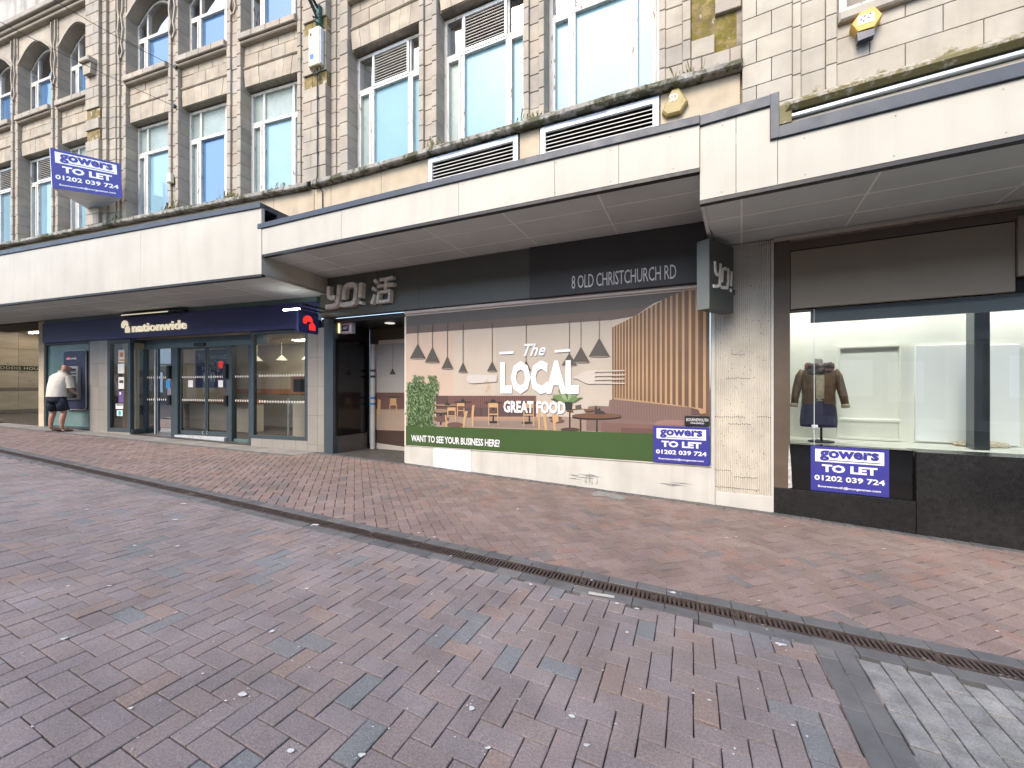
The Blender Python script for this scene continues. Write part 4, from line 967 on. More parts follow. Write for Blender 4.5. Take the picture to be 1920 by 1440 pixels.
# letters of the fascia
m_let = mk('worn_letters', (0.80,0.76,0.66), 0.5, 0.18, 9, spots=(14, 0.64, (0.22,0.18,0.13))); m_lets = m_let
def Zp(x, y): return B.px(560+x*0.1389, 440+y*0.1389, 0.18)
w_ = 0.085
n0, n1 = 0.101, 0.20
lg = lambda pts, nm='raised_letter', n=n1, w=w_: MB().ribbon(B, [Zp(*p) for p in pts], w, n0, n, False).build(nm, m_let, rs)
lg([(410,700),(410,800),(418,838),(440,856),(500,850)], n=n1+0.004)
lg([(553,682),(535,870),(520,925),(490,955),(450,968),(372,978)])
lg([(612,880),(625,740),(640,705),(675,680),(740,672),(768,690),(778,740),(768,860),(752,905),(715,932),(568,950)])
lg([(848,650),(832,850)]); lg([(846,900),(838,940)])
for k, (pts, w) in enumerate([([(1025,612),(1065,655)],0.06), ([(998,722),(1048,752)],0.06), ([(1032,810),(985,935)],0.06), ([(1272,575),(1180,600),(1098,610)],0.055), ([(1178,612),(1172,745)],0.055),
        ([(1066,700),(1282,668)],0.055), ([(1082,778),(1068,930)],0.05), ([(1098,778),(1240,755)],0.05), ([(1232,780),(1214,915)],0.05), ([(1090,905),(1200,892)],0.05)]):
    lg(pts, 'raised_character_stroke', n1-0.002*(k % 5), w)
m_white_l = mk('white_letters', (0.78,0.75,0.70), 0.5, 0.03)
text('address_lettering', '8 OLD CHRISTCHURCH RD', B, bS(1072, .13), bS(1268, .13), bZ(1072, 542, .13), bZ(1072, 517.5, .13), 0.132, 0.004, m_white_l, rs, spacing=0.95)
# entrance recess
DS0, DS1, DN = bS(625), bS(760), -1.0
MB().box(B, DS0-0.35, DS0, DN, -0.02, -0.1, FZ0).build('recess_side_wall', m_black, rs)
MB().cbox(B, SAB+0.14, DS0+0.02, -0.1, 0.03, -0.05, FZ0-0.002, 0.006).build('door_jamb', m_teal, rs)
m_gb = mk('black_gloss', (0.008,0.008,0.009), 0.12, 0.1); 
DR = Pl(tuple(B.w(DS0, 0, 0)[:2]), tuple(-v for v in B.N))
MB().cbox(DR, 0.03, 0.92, -0.03, 0.02, 0.42, 2.40, 0.004).build('black_side_panel', m_gb, rs)
MB().cbox(DR, 0.03, 0.92, -0.03, 0.018, 0.02, 0.41, 0.004).build('kick_panel', mk('kick_brown', (0.12,0.10,0.085), 0.3, 0.1), rs)
q = MB(); pz = B.w(bS(699, DN+0.06), DN+0.06, 0); q.tube([(pz.x, pz.y, 0.02), (pz.x, pz.y, 2.36)], 0.055, 14); q.build('white_post', m_plin, rs)
for z in (1.62, 1.75, 1.15, 1.02): MB().tube([(pz.x, pz.y, z), (pz.x, pz.y, z+0.05)], 0.0565, 14, False).build('post_label', pk if z > 1.2 else mk('print_blue', (0.05,0.25,0.55)), rs)
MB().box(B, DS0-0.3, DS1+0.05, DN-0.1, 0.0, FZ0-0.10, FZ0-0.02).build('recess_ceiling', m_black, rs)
MB().box(B, DS0+0.3, DS1+0.02, DN-0.02, DN+0.04, 2.36, 2.44).build('door_head', m_trim, rs)
c = B.w(bS(731, -0.45), -0.45, 0); q = MB(); q.tube([(c.x, c.y, FZ0-0.104), (c.x, c.y, FZ0-0.112)], 0.10, 20); q.build('downlight', mk('downlight', (0.7,0.68,0.62), 0.4, 0, emit=0.4), rs)
MB().add([Vector((*B.w(s, n, 0)[:2], gw(B, s, n)+0.012)) for s, n in ((DS0-0.1, 0.03), (DS1+0.05, 0.03), (DS1+0.05, DN), (DS0-0.1, DN))], [(0, 1, 2, 3)]).build('recess_floor', mk('recess_floor', (0.07,0.066,0.062), 0.7, 0.25), rs)
MB().box(B, DS1-0.02, DS1+0.03, DN, -0.0, -0.05, FZ0-0.03).build('recess_side_wall', m_trim, rs)
MB().box(B, DS0, DS1, DN-0.12, DN-0.02, 0, FZ0).build('door_wall', m_dkgr, rs)
# printed door at the back of the recess
pB = lambda c: mk('print_%02x%02x%02x' % c, tuple(0.80*v+0.02*sum(lin(c)) for v in lin(c)), 0.45, 0.04, 3)
pdoor = MB().box(B, bS(704, DN), DS1-0.02, DN-0.019, DN+0.0, 0.05, 2.36).build('printed_door', pB((186,180,174)), rs)
def dpt(L_, n): return [B.px(x, y, n) for x, y in L_]
def dsheet(L_, c, k=1): n = DN+0.001*k+0.001; MB().sheet(B, dpt(L_, n), n).build('printed_shape', pB(c), pdoor)
dsheet([(704,736),(761,736),(761,768),(704,768)], (112,82,76)); dsheet([(704,766),(761,766),(761,812),(704,806)], (168,148,132)); dsheet([(704,806),(761,808),(761,838),(704,830)], (74,58,52), 2)
dsheet([(704,610),(761,610),(761,640),(704,640)], (92,82,74)); dsheet([(736,690),(730.5,702),(742,702)], (66,62,60), 2); dsheet([(736.2,645),(736.8,645),(736.8,690),(736.2,690)], (66,62,60), 2)
dsheet([(726,743),(750,743),(750,745.5),(726,745.5)], (80,66,60), 3); dsheet([(731,747),(743,747),(743,760),(731,760)], (196,158,110), 3); dsheet([(730,758),(732,758),(732,775),(730,775)], (196,158,110), 4); dsheet([(742.5,758),(744.5,758),(744.5,775),(742.5,775)], (196,158,110), 4)
dsheet([(708,748),(714,750),(713,772),(709,786),(707,786)], (196,158,110), 3)
# alarm box at the entrance
ab = thing('alarm_keypad_box', B.w(bS(645, -.1), -0.1, 2.3), 'small silver alarm box with dark badge inside the restaurant entrance', 'alarm box')
MB().cbox(B, bS(637, -.1), bS(659, -.1), -0.2, -0.1, bZ(648, 625, -.1), bZ(648, 605, -.1), 0.008).build('case', m_galv, ab)
MB().box(B, bS(641, -.1), bS(654, -.1), -0.099, -0.094, bZ(648, 621, -.1), bZ(648, 610, -.1)).build('badge', m_black, ab)
text('badge_lettering', 'ADT', B, bS(643.5, -.1), bS(652.5, -.1), bZ(648, 617.5, -.1), bZ(648, 612.5, -.1), -0.092, 0, m_bw, ab, bold=0.03)
MB().box(B, bS(631, -.1), bS(635, -.1), -0.2, -0.1, bZ(633, 624, -.1), bZ(633, 604, -.1)).build('amber_light', mk('amber_light', (0.8,0.65,0.25), 0.5, 0, emit=0.8), ab)
# plinth
pls = [(bS(761), bS(815)), (bS(815), bS(885)), (bS(885), bS(1008)), (bS(1008), bS(1334))]
for i, (a, b) in enumerate(pls):
    P = [(a+0.001, gw(B, a, 0.03)-0.08), (b-0.001, gw(B, b, 0.03)-0.08), (b-0.001, ZP0-0.014), (a+0.001, ZP0-0.014)]
    MB().prism(B, P, -0.2, 0.03 if i != 1 else 0.034).build('plinth_panel', m_plin if i != 1 else mk('white_patch', (0.78,0.79,0.80), 0.5, 0.05), rs)
MB().cbox(B, bS(761), bS(1334), -0.1, 0.045, ZP0-0.013, ZP0+0.0, 0.004).build('plinth_cap', m_plin, rs)
m_scr = mk('scuff', (0.22,0.22,0.22), 0.8, 0.3)
sc_ = MB()
for x, y, L_, k in [(1080,893,42,14),(1245,908,40,9),(1108,905,26,16)]:
    for i in range(k):
        xx = x+R.uniform(-L_/2, L_/2); yy = y+R.uniform(-4, 4); s, z = B.px(xx, yy, .032)
        if k > 15: sc_.sheet(B, [(s, z), (s+0.006, z), (s+0.004, z+R.uniform(0.03, 0.16))], 0.0325)
        else: sc_.sheet(B, [(s, z), (s+R.uniform(0.08, 0.3), z-0.006), (s+0.1, z+0.006)], 0.0325)
sc_.build('scuff_marks', m_scr, rs, kind='stuff')
# ribbed pillar between the shops
plr = thing('ribbed_pillar', B.w(bS(1392), 0, -0.2), 'cream ribbed pillar pocked with holes between poster and clothes shop', 'pillar')
s0, s1 = bS(1338), bS(1450)
MB().box(B, s0-0.03, s1, -0.3, 0.0, -0.3, 3.256).build('core', m_rib, plr)
zb_ = bZ(1390, 925, .03)
k = 27
for i in range(k):
    a = s0+0.02+(s1-s0-0.05)*i/k; b = a+(s1-s0-0.05)/k*0.62
    MB().cbox(B, a, b, -0.01, 0.028+R.gauss(0, 0.0015), zb_, 3.256, 0.006).build('rib', m_rib, plr)
MB().cbox(B, s1-0.03, s1, -0.01, 0.035, zb_, 3.257, 0.003).build('edge_strip', m_plin, plr); MB().cbox(B, s0-0.03, s0+0.015, -0.01, 0.04, -0.25, 3.257, 0.003).build('edge_strip', m_plin, plr)
MB().cbox(B, s0+0.02, s1+0.0, -0.01, 0.034, -0.3, zb_-0.002, 0.004).build('base_block', m_plin, plr)
ho = MB()
for _ in range(150): ho.sheet(B, ell(R.uniform(s0+0.03, s1-0.05), R.uniform(zb_, 3.2), 0.004, 0.005, 6), 0.0335)
for z, a, b in ((1.83, .3, .55), (1.52, .2, .65), (1.02, .0, .55), (1.03, .75, 1.0), (0.93, .25, .65), (0.32, .0, .3), (0.25, .35, .75), (-0.0+.1, .0, .8)):
    n_ = int((b-a)*30)
    for i in range(n_): ho.sheet(B, ell(s0+(s1-s0)*(a+(b-a)*i/n_)*0.95+0.02, z+R.gauss(0, .004), 0.006, 0.007, 6), 0.0335)
ho.build('drill_holes', m_dark, plr, kind='stuff')
# ------------------------------------------------------------------ printed poster over the restaurant window
po_ = thing('window_poster', B.w(bS(1045), 0.02, ZP0), 'large printed restaurant interior poster covering the window above a green band', 'poster')
CNT = [0]
def X2(x, y): return (760+x*0.1805, 560+y*0.1805)
def X3(x, y): return (1040+x*0.1805, 560+y*0.1805)
def X8(x, y): return (960+x*0.389, 420+y*0.389)
def bp(L_): return [B.px(x, y, 0.03) for x, y in L_]
def shp(L_, c, n, name='printed_shape'):
    CNT[0] = (CNT[0]+1) % 40; m = MB(); m.sheet(B, bp(L_), 0.03+0.0008*n+CNT[0]*1.5e-5); return m.build(name, c if not isinstance(c, tuple) else pB(c), po_)
PS0, PS1 = bS(761, .03), bS(1331, .03)
MB().box(B, PS0, PS1, -0.05, 0.03, ZP0, ZP1).build('board', pB((205,190,172)), po_)
mk('poster_wall', lin((214,200,184)), 0.45, 0.05, 0.8)
shp([(762,626),(850,620),(850,797),(762,797)], (208,184,164), 1); shp([(930,612),(1148,599),(1148,770),(930,745)], (198,186,170), 1)
shp([(762,593),(1255,549),(1190,593),(1148,600),(762,626)], (108,92,82), 2, 'printed_ceiling'); shp([(762,593),(1290,545),(1200,578),(762,612)], (92,86,80), 3, 'printed_ceiling')
# slatted timber wall
def lerp(a, b, t): return (a[0]+(b[0]-a[0])*t, a[1]+(b[1]-a[1])*t)
topc = [(1147.8,614),(1191,592.5),(1247,560),(1280,545),(1331,541)]
def topy(x):
    for (x0, y0), (x1, y1) in zip(topc[:-1], topc[1:]):
        if x0 <= x <= x1: return y0+(y1-y0)*(x-x0)/(x1-x0)
    return 541
boty = lambda x: 748+(x-1148)*0.155
shp([(1147.8,614),(1191,592.5),(1247,560),(1280,545),(1331,541.5),(1331,797),(1148,760)], mk('print_timber', lin((108,82,64)), 0.45, 0.25, 1.5), 4, 'printed_timber_wall')
xs = [612,640,668,697,729,762,797,832,868,908,949,995,1040,1092,1144,1198,1257,1322,1392,1462,1542]
m_sl = mk('print_slat', lin((172,142,108)), 0.45, 0.15, 1.2)
for i, x in enumerate(xs):
    a = 1040+x*0.1805; w = (11+18*i/20)*0.1805
    shp([(a, boty(a)), (a+w, boty(a+w)), (a+w, topy(a+w)), (a, topy(a))], m_sl, 5, 'printed_slat')
    if i < 20:
        b = 1040+xs[i+1]*0.1805; shp([(a+w, boty(a)+2), (b, boty(b)+2), (b, boty(b)-3-0.25*i), (a+w, boty(a)-3-0.25*i)], m_sl, 5, 'printed_slat')
# bench, floor, sofa
shp([X2(320,1008), X2(1360,1008), X2(1360,1130), X2(320,1130)], (124,88,82), 4, 'printed_bench'); shp([X2(320,1008), X2(450,1008), X2(450,1130), X2(320,1130)], (92,72,68), 5, 'printed_bench')
for i in range(40):
    x = 470+i*22; shp([X2(x,1012), X2(x+6,1012), X2(x+6,1128), X2(x,1128)], (92,64,60), 5)
shp([X2(320,1130), X2(1360,1130), X2(1360,1225), X2(320,1225)], (96,76,74), 4, 'printed_bench')
for x in (610,785,1075): shp([X2(x,1132), X2(x+6,1132), X2(x+6,1225), X2(x,1225)], (64,50,48), 5)
shp([X2(10,1225), X2(1662,1225), (1148,790), (1225,800), (1225,814), (762,798)], (164,142,126), 4, 'printed_floor'); shp([X2(700,1270), X2(1380,1270), X2(1380,1345), X2(700,1325)], (146,126,114), 5)
shp([X2(700,1232), X2(1360,1232), X2(1360,1250), X2(700,1250)], (190,140,110), 5)
m_sofa = (132,108,100)
shp([X3(330,1230), X3(350,1120), X3(420,1112), X3(560,1118), X3(570,1052), X3(620,1046), X3(1420,1130), X3(1495,1155), X3(1510,1215), X3(1510,1310), (1225,812), X3(330,1370)], m_sofa, 6, 'printed_sofa')
for i in range(30):
    x = 590+i*28; y = 1052+max(0, (x-600))*0.105; shp([X3(x,y), X3(x+5,y), X3(x+9,y+190), X3(x+4,y+190)], (118,84,78), 7)
shp([X3(490,1285), X3(1040,1310), X3(1030,1420), X3(480,1390)], (128,96,90), 7, 'printed_sofa'); shp([X3(690,1340), X3(1030,1350), X3(1025,1420), X3(690,1410)], (110,80,76), 8, 'printed_sofa')
shp([X3(1030,1310), X3(1060,1275), X3(1150,1255), X3(1340,1265), X3(1340,1315)], (156,120,112), 8, 'printed_sofa')
shp([X3(1420,1135), X3(1495,1155), X3(1510,1210), X3(1420,1210)], (104,76,72), 8, 'printed_sofa')
# tables
def table(cx, cy, rx, ry, cv, foot, c=(86,68,60)):
    shp([cv(x, y) for x, y in ell(cx, cy+ry*0.6, rx, ry, 16)], (58,46,42), 9, 'printed_table'); shp([cv(x, y) for x, y in ell(cx, cy, rx, ry, 16)], c, 10, 'printed_table')
    if foot: shp([cv(cx-8, cy), cv(cx+8, cy), cv(cx+8, foot), cv(cx-8, foot)], (52,46,44), 8)
table(600,1070,92,9,X2,None); table(915,1076,95,9,X2,1280); table(1290,1076,80,9,X2,1280); table(430,1105,130,12,X2,None,(150,120,96)); table(370,1165,90,20,X2,1310,(150,124,100))
shp([X2(x, y) for x, y in ell(920,1282,60,12,14)], (50,44,42), 8); shp([X2(x, y) for x, y in ell(1265,1290,60,12,14)], (50,44,42), 8)
table(440,1215,262,28,X3,1400,(118,86,62)); table(270,1158,150,16,X3,1380,(118,86,62)); 
shp([X3(150,1180), X3(165,1180), X3(165,1340), X3(150,1340)], (52,46,44), 8); shp([X3(x, y) for x, y in ell(160,1360,100,22,16)], (84,64,58), 9)
for cx, cy, s in ((600,1050,18),(915,1052,26),(440,1085,28)): shp([X2(cx-s,cy+22), X2(cx-s*0.7,cy-8), X2(cx-s*0.2,cy), X2(cx,cy-22), X2(cx+s*0.3,cy), X2(cx+s,cy+2), X2(cx+s,cy+22)], (54,50,54), 11, 'printed_cruet')
shp([X3(415,1200), X3(420,1130), X3(432,1105), X3(445,1150), X3(470,1130), X3(480,1160), X3(510,1170), X3(540,1200)], (66,58,58), 12, 'printed_cruet')
shp([X3(190,1160), X3(300,1150), X3(325,1190), X3(210,1200)], (190,180,170), 12, 'printed_books'); shp([X3(215,1110), X3(275,1100), X3(280,1148), X3(220,1150)], (92,86,84), 12, 'printed_cup')
# chairs
wd1, wd2 = (206,166,118), (176,134,92)
def chair(x, y, w, h, seat=(104,72,68)):
    k = 12
    for L_ in ([(x,y),(x+w,y),(x+w-4,y+h*0.2),(x+4,y+h*0.2)], [(x,y),(x+10,y),(x+8,y+h),(x-2,y+h)], [(x+w-10,y),(x+w,y),(x+w+6,y+h),(x+w-4,y+h)], [(x+4,y+h*0.48),(x+w-4,y+h*0.48),(x+w-4,y+h*0.54),(x+4,y+h*0.54)]):
        shp([X2(*p) for p in L_], wd1, k, 'printed_chair')
    shp([X2(*p) for p in [(x+12,y+h*0.34),(x+w-12,y+h*0.34),(x+w-8,y+h*0.46),(x+8,y+h*0.46)]], seat, k, 'printed_chair')
chair(865,1085,100,225); chair(1230,1085,105,240); chair(540,1085,75,150); chair(440,1130,85,170)
for L_ in ([(700,1105),(722,1105),(714,1200),(712,1335),(696,1335),(690,1200)], [(625,1165),(652,1168),(630,1260),(618,1340),(600,1340),(606,1250)], [(1372,1130),(1400,1150),(1405,1360),(1385,1360)], [(1425,1140),(1452,1150),(1480,1365),(1450,1365)], [(1525,1200),(1590,1210),(1595,1270),(1560,1290),(1570,1370),(1545,1370)], [(430,1210),(440,1330),(425,1330),(415,1210)]):
    shp([X2(*p) for p in L_], wd1, 13, 'printed_chair')
for cx, cy, rx, ry in ((640,1215,80,16), (520,1312,85,30), (380,1250,80,30), (1580,1270,75,22), (1560,1235,70,14), (600,1130,60,10)): shp([X2(a, b) for a, b in ell(cx, cy, rx, ry, 14)], (112,84,76), 12, 'printed_seat')
# plants
lf = [pB(c) for c in ((58,84,44),(84,112,62),(112,140,88),(150,172,128),(44,62,38))]
shp([X2(*p) for p in ((30,1318),(25,930),(70,900),(110,840),(150,900),(230,905),(285,860),(300,940),(290,1010),(270,1150),(285,1318))], (46,62,38), 15, 'printed_foliage_shade')
pm = MB()
def leaf(cx, cy, l, a, cv, n):
    ca, sa = math.cos(a), math.sin(a)
    pm.sheet(B, bp([cv(cx+ca*u*l-sa*v*l, cy+sa*u*l+ca*v*l) for u, v in ((0,0),(0.4,0.16),(1,0),(0.4,-0.16))]), n)
for i in range(1500):
    while True:
        x, y = R.uniform(15, 345), R.uniform(790, 1318)
        if y > 860 or abs(x-130) < 60 or abs(x-285) < 45: 
            if not (x > 300 and y > 1010) and not (x > 325 and y < 830): break
    pm.cur = min(4, max(0, int(R.gauss(1.8, 1.2)))); leaf(x, y, R.uniform(16, 40), R.gauss(1.25, 0.6), X2, 0.03+0.0008*16.9+i*0.000001)
pm.build('printed_tree', lf, po_, kind='stuff')
pm = MB()
for i in range(34):
    pm.cur = R.choice((0, 1, 1, 2, 2, 3)); a = -math.pi/2+R.uniform(-1.45, 1.45); leaf(135, 1070, R.uniform(90, 190)*(1.0 if abs(a+1.57) < 0.9 else 0.95), a, X3, 0.03+0.0008*16+i*0.000004)
pm.build('printed_pot_plant', lf, po_, kind='stuff'); shp([X3(105,1065), X3(190,1065), X3(178,1155), X3(118,1155)], (54,56,52), 15, 'printed_pot')
# pendant lamps
for cv, ax, ay, by, hw_ in [(X2,133,475,620,82),(X2,285,510,660,77),(X2,440,605,725,60),(X2,602,668,762,47),(X2,905,655,752,52),(X2,1257,650,745,50),(X3,155,570,690,78),(X3,275,505,660,90),(X3,465,415,600,110)]:
    a0 = cv(ax, ay); ty = 610-(a0[0]-762)*0.04
    shp([(a0[0]-0.5, a0[1]), (a0[0]+0.5, a0[1]), (a0[0]+0.5, ty), (a0[0]-0.5, ty)], (84,76,70), 14, 'printed_cord')
    shp([cv(ax-4,ay), cv(ax+4,ay), cv(ax+hw_,by)]+[cv(x, y) for x, y in ell(ax, by, hw_, 9, 10, 0, math.pi)][1:-1]+[cv(ax-hw_,by)], (88,82,76), 15, 'printed_pendant'); 
    shp([cv(x, y) for x, y in ell(ax, by+3, hw_*0.92, 6, 14)], (150,138,124), 16, 'printed_pendant')
# green band and lettering
m_green = mk('green_band', (0.050,0.095,0.028), 0.4, 0.05, 2)
zg0 = 0.36+0.001; shp([(762,798),(1225,813),(1331,816.5),(1331,871.5),(762,834.3)], m_green, 18, 'green_band')
def ptext(tx, x0, x1, yb, yt, xr, name='poster_lettering', **k):
    n = 0.03+0.0008*22
    return text(name, tx, B, bS(x0, n), bS(x1, n), bZ(xr, yb, n), bZ(xr, yt, n), n, 0, m_bw, po_, **k)
ptext('WANT TO SEE YOUR BUSINESS HERE?', 771, 937, 827.5, 815, 771, bold=0.02, spacing=0.95)
ptext('LOCAL', 938, 1085, 738.5, 678, 938, bold=0.055, spacing=1.04); ptext('GREAT FOOD', 944, 1060, 773.5, 751, 944, bold=0.04); ptext('The', 982, 1023, 668, 645, 982, shear=0.4, bold=0.02)
shp([(937,660),(964,658.6),(964,663.6),(937,665)], m_bw, 22, 'poster_dash'); shp([(1040.5,656.5),(1070,654.5),(1070,659.5),(1040.5,661.5)], m_bw, 22, 'poster_dash')
shp([X2(955,797), X2(955,862), X2(700,882), X2(660,870), X2(638,835), X2(650,800), X2(690,788)], (212,204,196), 21, 'poster_knife_handle')
shp([X3(195,808), X3(230,800), X3(290,765), X3(345,745), X3(728,742), X3(728,754), X3(430,762), X3(420,772), X3(430,786), X3(728,787), X3(728,799), X3(430,806), X3(418,816), X3(430,828), X3(728,828), X3(728,840), X3(430,846), X3(418,856), X3(430,868), X3(728,874), X3(728,886), X3(350,886), X3(295,865), X3(240,835), X3(197,830)], (208,198,188), 21, 'poster_fork')
pm = MB()
for i in range(46): x = 860+R.gauss(0, 18); y = R.uniform(785, 995); s = R.uniform(4, 13)*(1.3 if y < 880 else 0.9); pm.sheet(B, bp([X2(x+R.uniform(-s, s), y+R.uniform(-s, s)) for _ in range(3)]), 0.03+0.0008*23+i*1e-5)
pm.build('peeled_paint_flecks', pB((196,150,60)), po_, kind='stuff')
# ------------------------------------------------------------------ clothes shop (plane C)
cs_ = thing('clothes_shopfront', C.w(1.5, 0, -0.2), 'bronze fronted clothes shop with lit window and black granite base at the right', 'shopfront')
cS = lambda x, n=0.0: C.S(x, n)
cZ = lambda x, y, n=0.0: C.px(x, y, n)[1]
CR = 4.0
x81 = cS(1481); zW0, zW1 = 0.70, 2.36; zG = 0.15
MB().cbox(C, 0.004, x81, -0.3, 0.03, zG, 3.22, 0.004).build('corner_post', m_brown2, cs_)
MB().box(C, x81, CR, -0.3, 0.012, 3.09, 3.22).build('header', m_brown2, cs_)
MB().cbox(C, x81+0.006, cS(1902), -0.2, 0.02, zW1+0.012, 3.078, 0.003).build('fascia_panel', m_brown, cs_)
MB().cbox(C, cS(1902)+0.006, CR, -0.2, 0.05, 2.52, 3.12, 0.004).build('sign_panel', m_brown, cs_)
MB().box(C, x81, CR, -0.25, -0.03, zW1, 3.09).build('fascia_backing', m_dark, cs_)
x16 = cS(1716)
for a, b in ((0.004, x16), ): MB().cbox(C, a, b-0.002, -0.3, 0.035, -0.4, zG-0.002, 0.004).build('granite_base', m_gran, cs_)
for a, b in ((x16+0.002, cS(1990)), (cS(1990)+0.003, CR)): MB().cbox(C, a, b, -0.3, 0.035, -0.45, zW0-0.003, 0.004).build('granite_slab', m_gran, cs_)
MB().box(C, x81+0.001, x16-0.004, -0.2, -0.04, zG, zW0).build('recessed_panel', m_gb, cs_)
# chipped lower edge of the post
q = MB(); q.prism(C, [(x81-0.02, zG+0.01), (x81+0.02, zG+0.02), (x81+0.012, zG+0.25), (x81+0.004, zG+0.40), (x81-0.012, zG+0.55), (x81-0.02, zG+0.30)], 0.02, 0.034); q.build('exposed_filler', mk('filler', (0.5,0.5,0.47), 0.9, 0.4, 20), cs_)
x27 = cS(1527)
for a, b in ((x81, x27-0.002), (x27+0.002, CR)): MB().sheet(C, [(a, zW0), (b, zW0), (b, zW1), (a, zW1)], -0.02).build('pane', m_glass, cs_)
MB().box(C, x27-0.003, x27+0.003, -0.026, -0.014, zW0, zW1).build('pane_joint', mk('joint_seal', (0.6,0.65,0.62), 0.3, 0), cs_)
s_, z_ = C.px(1528, 800, 0.0); MB().cbox(C, s_-0.03, s_+0.03, -0.04, 0.0, z_-0.02, z_+0.02, 0.004).build('pane_clip', m_galv, cs_)
# display space
m_disp = mk('display_wall', (0.80,0.80,0.74), 0.6, 0.02, 2); m_dpan = mk('display_panel', (0.84,0.86,0.87), 0.5, 0.02, 2)
DB = -0.95
MB().box(C, -0.1, CR, -1.5, DB-0.05, 0.5, 2.75).build('display_back_wall', m_disp, cs_)
MB().box(C, -0.1, CR, DB-0.05, -0.06, zW0-0.06, zW0-0.005).build('display_floor', m_disp, cs_)
MB().box(C, -0.1, CR, DB-0.05, -0.06, 2.66, 2.74).build('display_ceiling', m_disp, cs_)
MB().box(C, 0.02, 0.06, DB-0.05, -0.05, zW0, 2.66).build('display_side_wall', m_disp, cs_)
for x0, y0, x1, y1 in ((1573,651,1690,838), (1717,648,1825,842), (1857,647,1912,846), (1925,646,2040,850)):
    a, zt = C.px(x0, y0, DB); b, zb = C.px(x1, y1, DB); zb = max(zb, zW0+0.02)
    if x0 == 1573: 
        q = MB(); q.ribbon(C, [(a, zb), (b, zb), (b, zt), (a, zt)], 0.03, DB-0.05, DB-0.01, closed=True); q.build('panel_moulding', m_disp, cs_)
        zr = C.px(1600, 787, DB)[1]; MB().cbox(C, a, b, DB-0.05, DB+0.0, zr-0.02, zr+0.02, 0.01).build('panel_rail', m_disp, cs_)
    else: MB().cbox(C, a, b, DB-0.05, DB-0.005, zb, zt, 0.004).build('white_panel', m_dpan, cs_)
a = cS(1827, -0.5); b = cS(1857, -0.5); MB().cbox(C, a, b, -0.7, -0.5, zW0, 2.66, 0.006).build('dark_column', mk('dark_column', (0.05,0.055,0.065), 0.25, 0.1), cs_)
MB().box(C, cS(1520, -.1), CR, -0.14, -0.1, 2.20, zW1+0.1).build('head_band', mk('reflection_grey', (0.13,0.15,0.16), 0.4, 0.05), cs_)  # dark reflection in the shop glass, built as a solid grey strip
m_shl = mk('shop_light', (1.0,0.98,0.92), 0.5, 0, emit=13.0)
for s in (0.5, 1.4, 2.3, 3.2): MB().box(C, s-0.3, s+0.3, -0.62, -0.5, 2.64, 2.658).build('ceiling_light', m_shl, cs_)
for s, r in ((cS(1815, -.9), 0.1), (cS(1862, -.9), 0.11)):
    c = C.w(s, -0.9, zW0); q = MB(); rg = [[c+Vector((rr*1.6*math.cos(t), rr*math.sin(t), h)) for t in [2*math.pi*i/12 for i in range(12)]] for rr, h in ((r*0.9, 0.0), (r, 0.02), (r*0.8, 0.045), (r*0.3, 0.06))]
    q.loft(rg); thing_ = q.build('folded_scarf', mk('scarf_cream', (0.5,0.44,0.34), 0.9, 0.4, 30), label='cream folded scarf on the display floor %s the dark column' % ('left of' if s < cS(1840, -.9) else 'right of'), cat='scarf', group='folded scarves in the shop window')
# mannequin
mn = -0.48; ms = cS(1534.5, mn); mz = lambda y: cZ(1535, y, mn)
man = thing('dressed_mannequin', C.w(ms, mn, zW0), 'headless mannequin in brown jacket, scarf and navy skirt in the shop window', 'mannequin')
def ering(s, n, z, rs_, rn, k=16, ph=0.0): return [C.w(s+rs_*math.cos(2*math.pi*i/k), n+rn*math.sin(2*math.pi*i/k)*(1+0.04*math.sin(5*i+ph)), z) for i in range(k)]
m_jack = mk('brown_leather', (0.115,0.062,0.028), 0.45, 0.3, 14, 0.012, 14); m_top = mk('cream_knit', (0.50,0.43,0.30), 0.9, 0.2, 20, 0.006, 60); m_skirt = mk('navy_skirt', (0.030,0.026,0.075), 0.6, 0.25, 12, 0.004, 60)
m_scf = mk('scarf_wool', (0.10,0.085,0.085), 0.9, 0.6, 18, 0.01, 30, spots=(18, 0.60, (0.42,0.14,0.09))); m_form = mk('form_white', (0.62,0.60,0.55), 0.5, 0.05)
q = MB(); q.loft([ering(ms, mn, mz(y), a, b) for y, a, b in ((752, .165, .12), (735, .155, .115), (712, .175, .125), (697, .17, .11), (690, .11, .08), (684, .06, .06))]); q.build('knit_top', m_top, man, smooth=True)
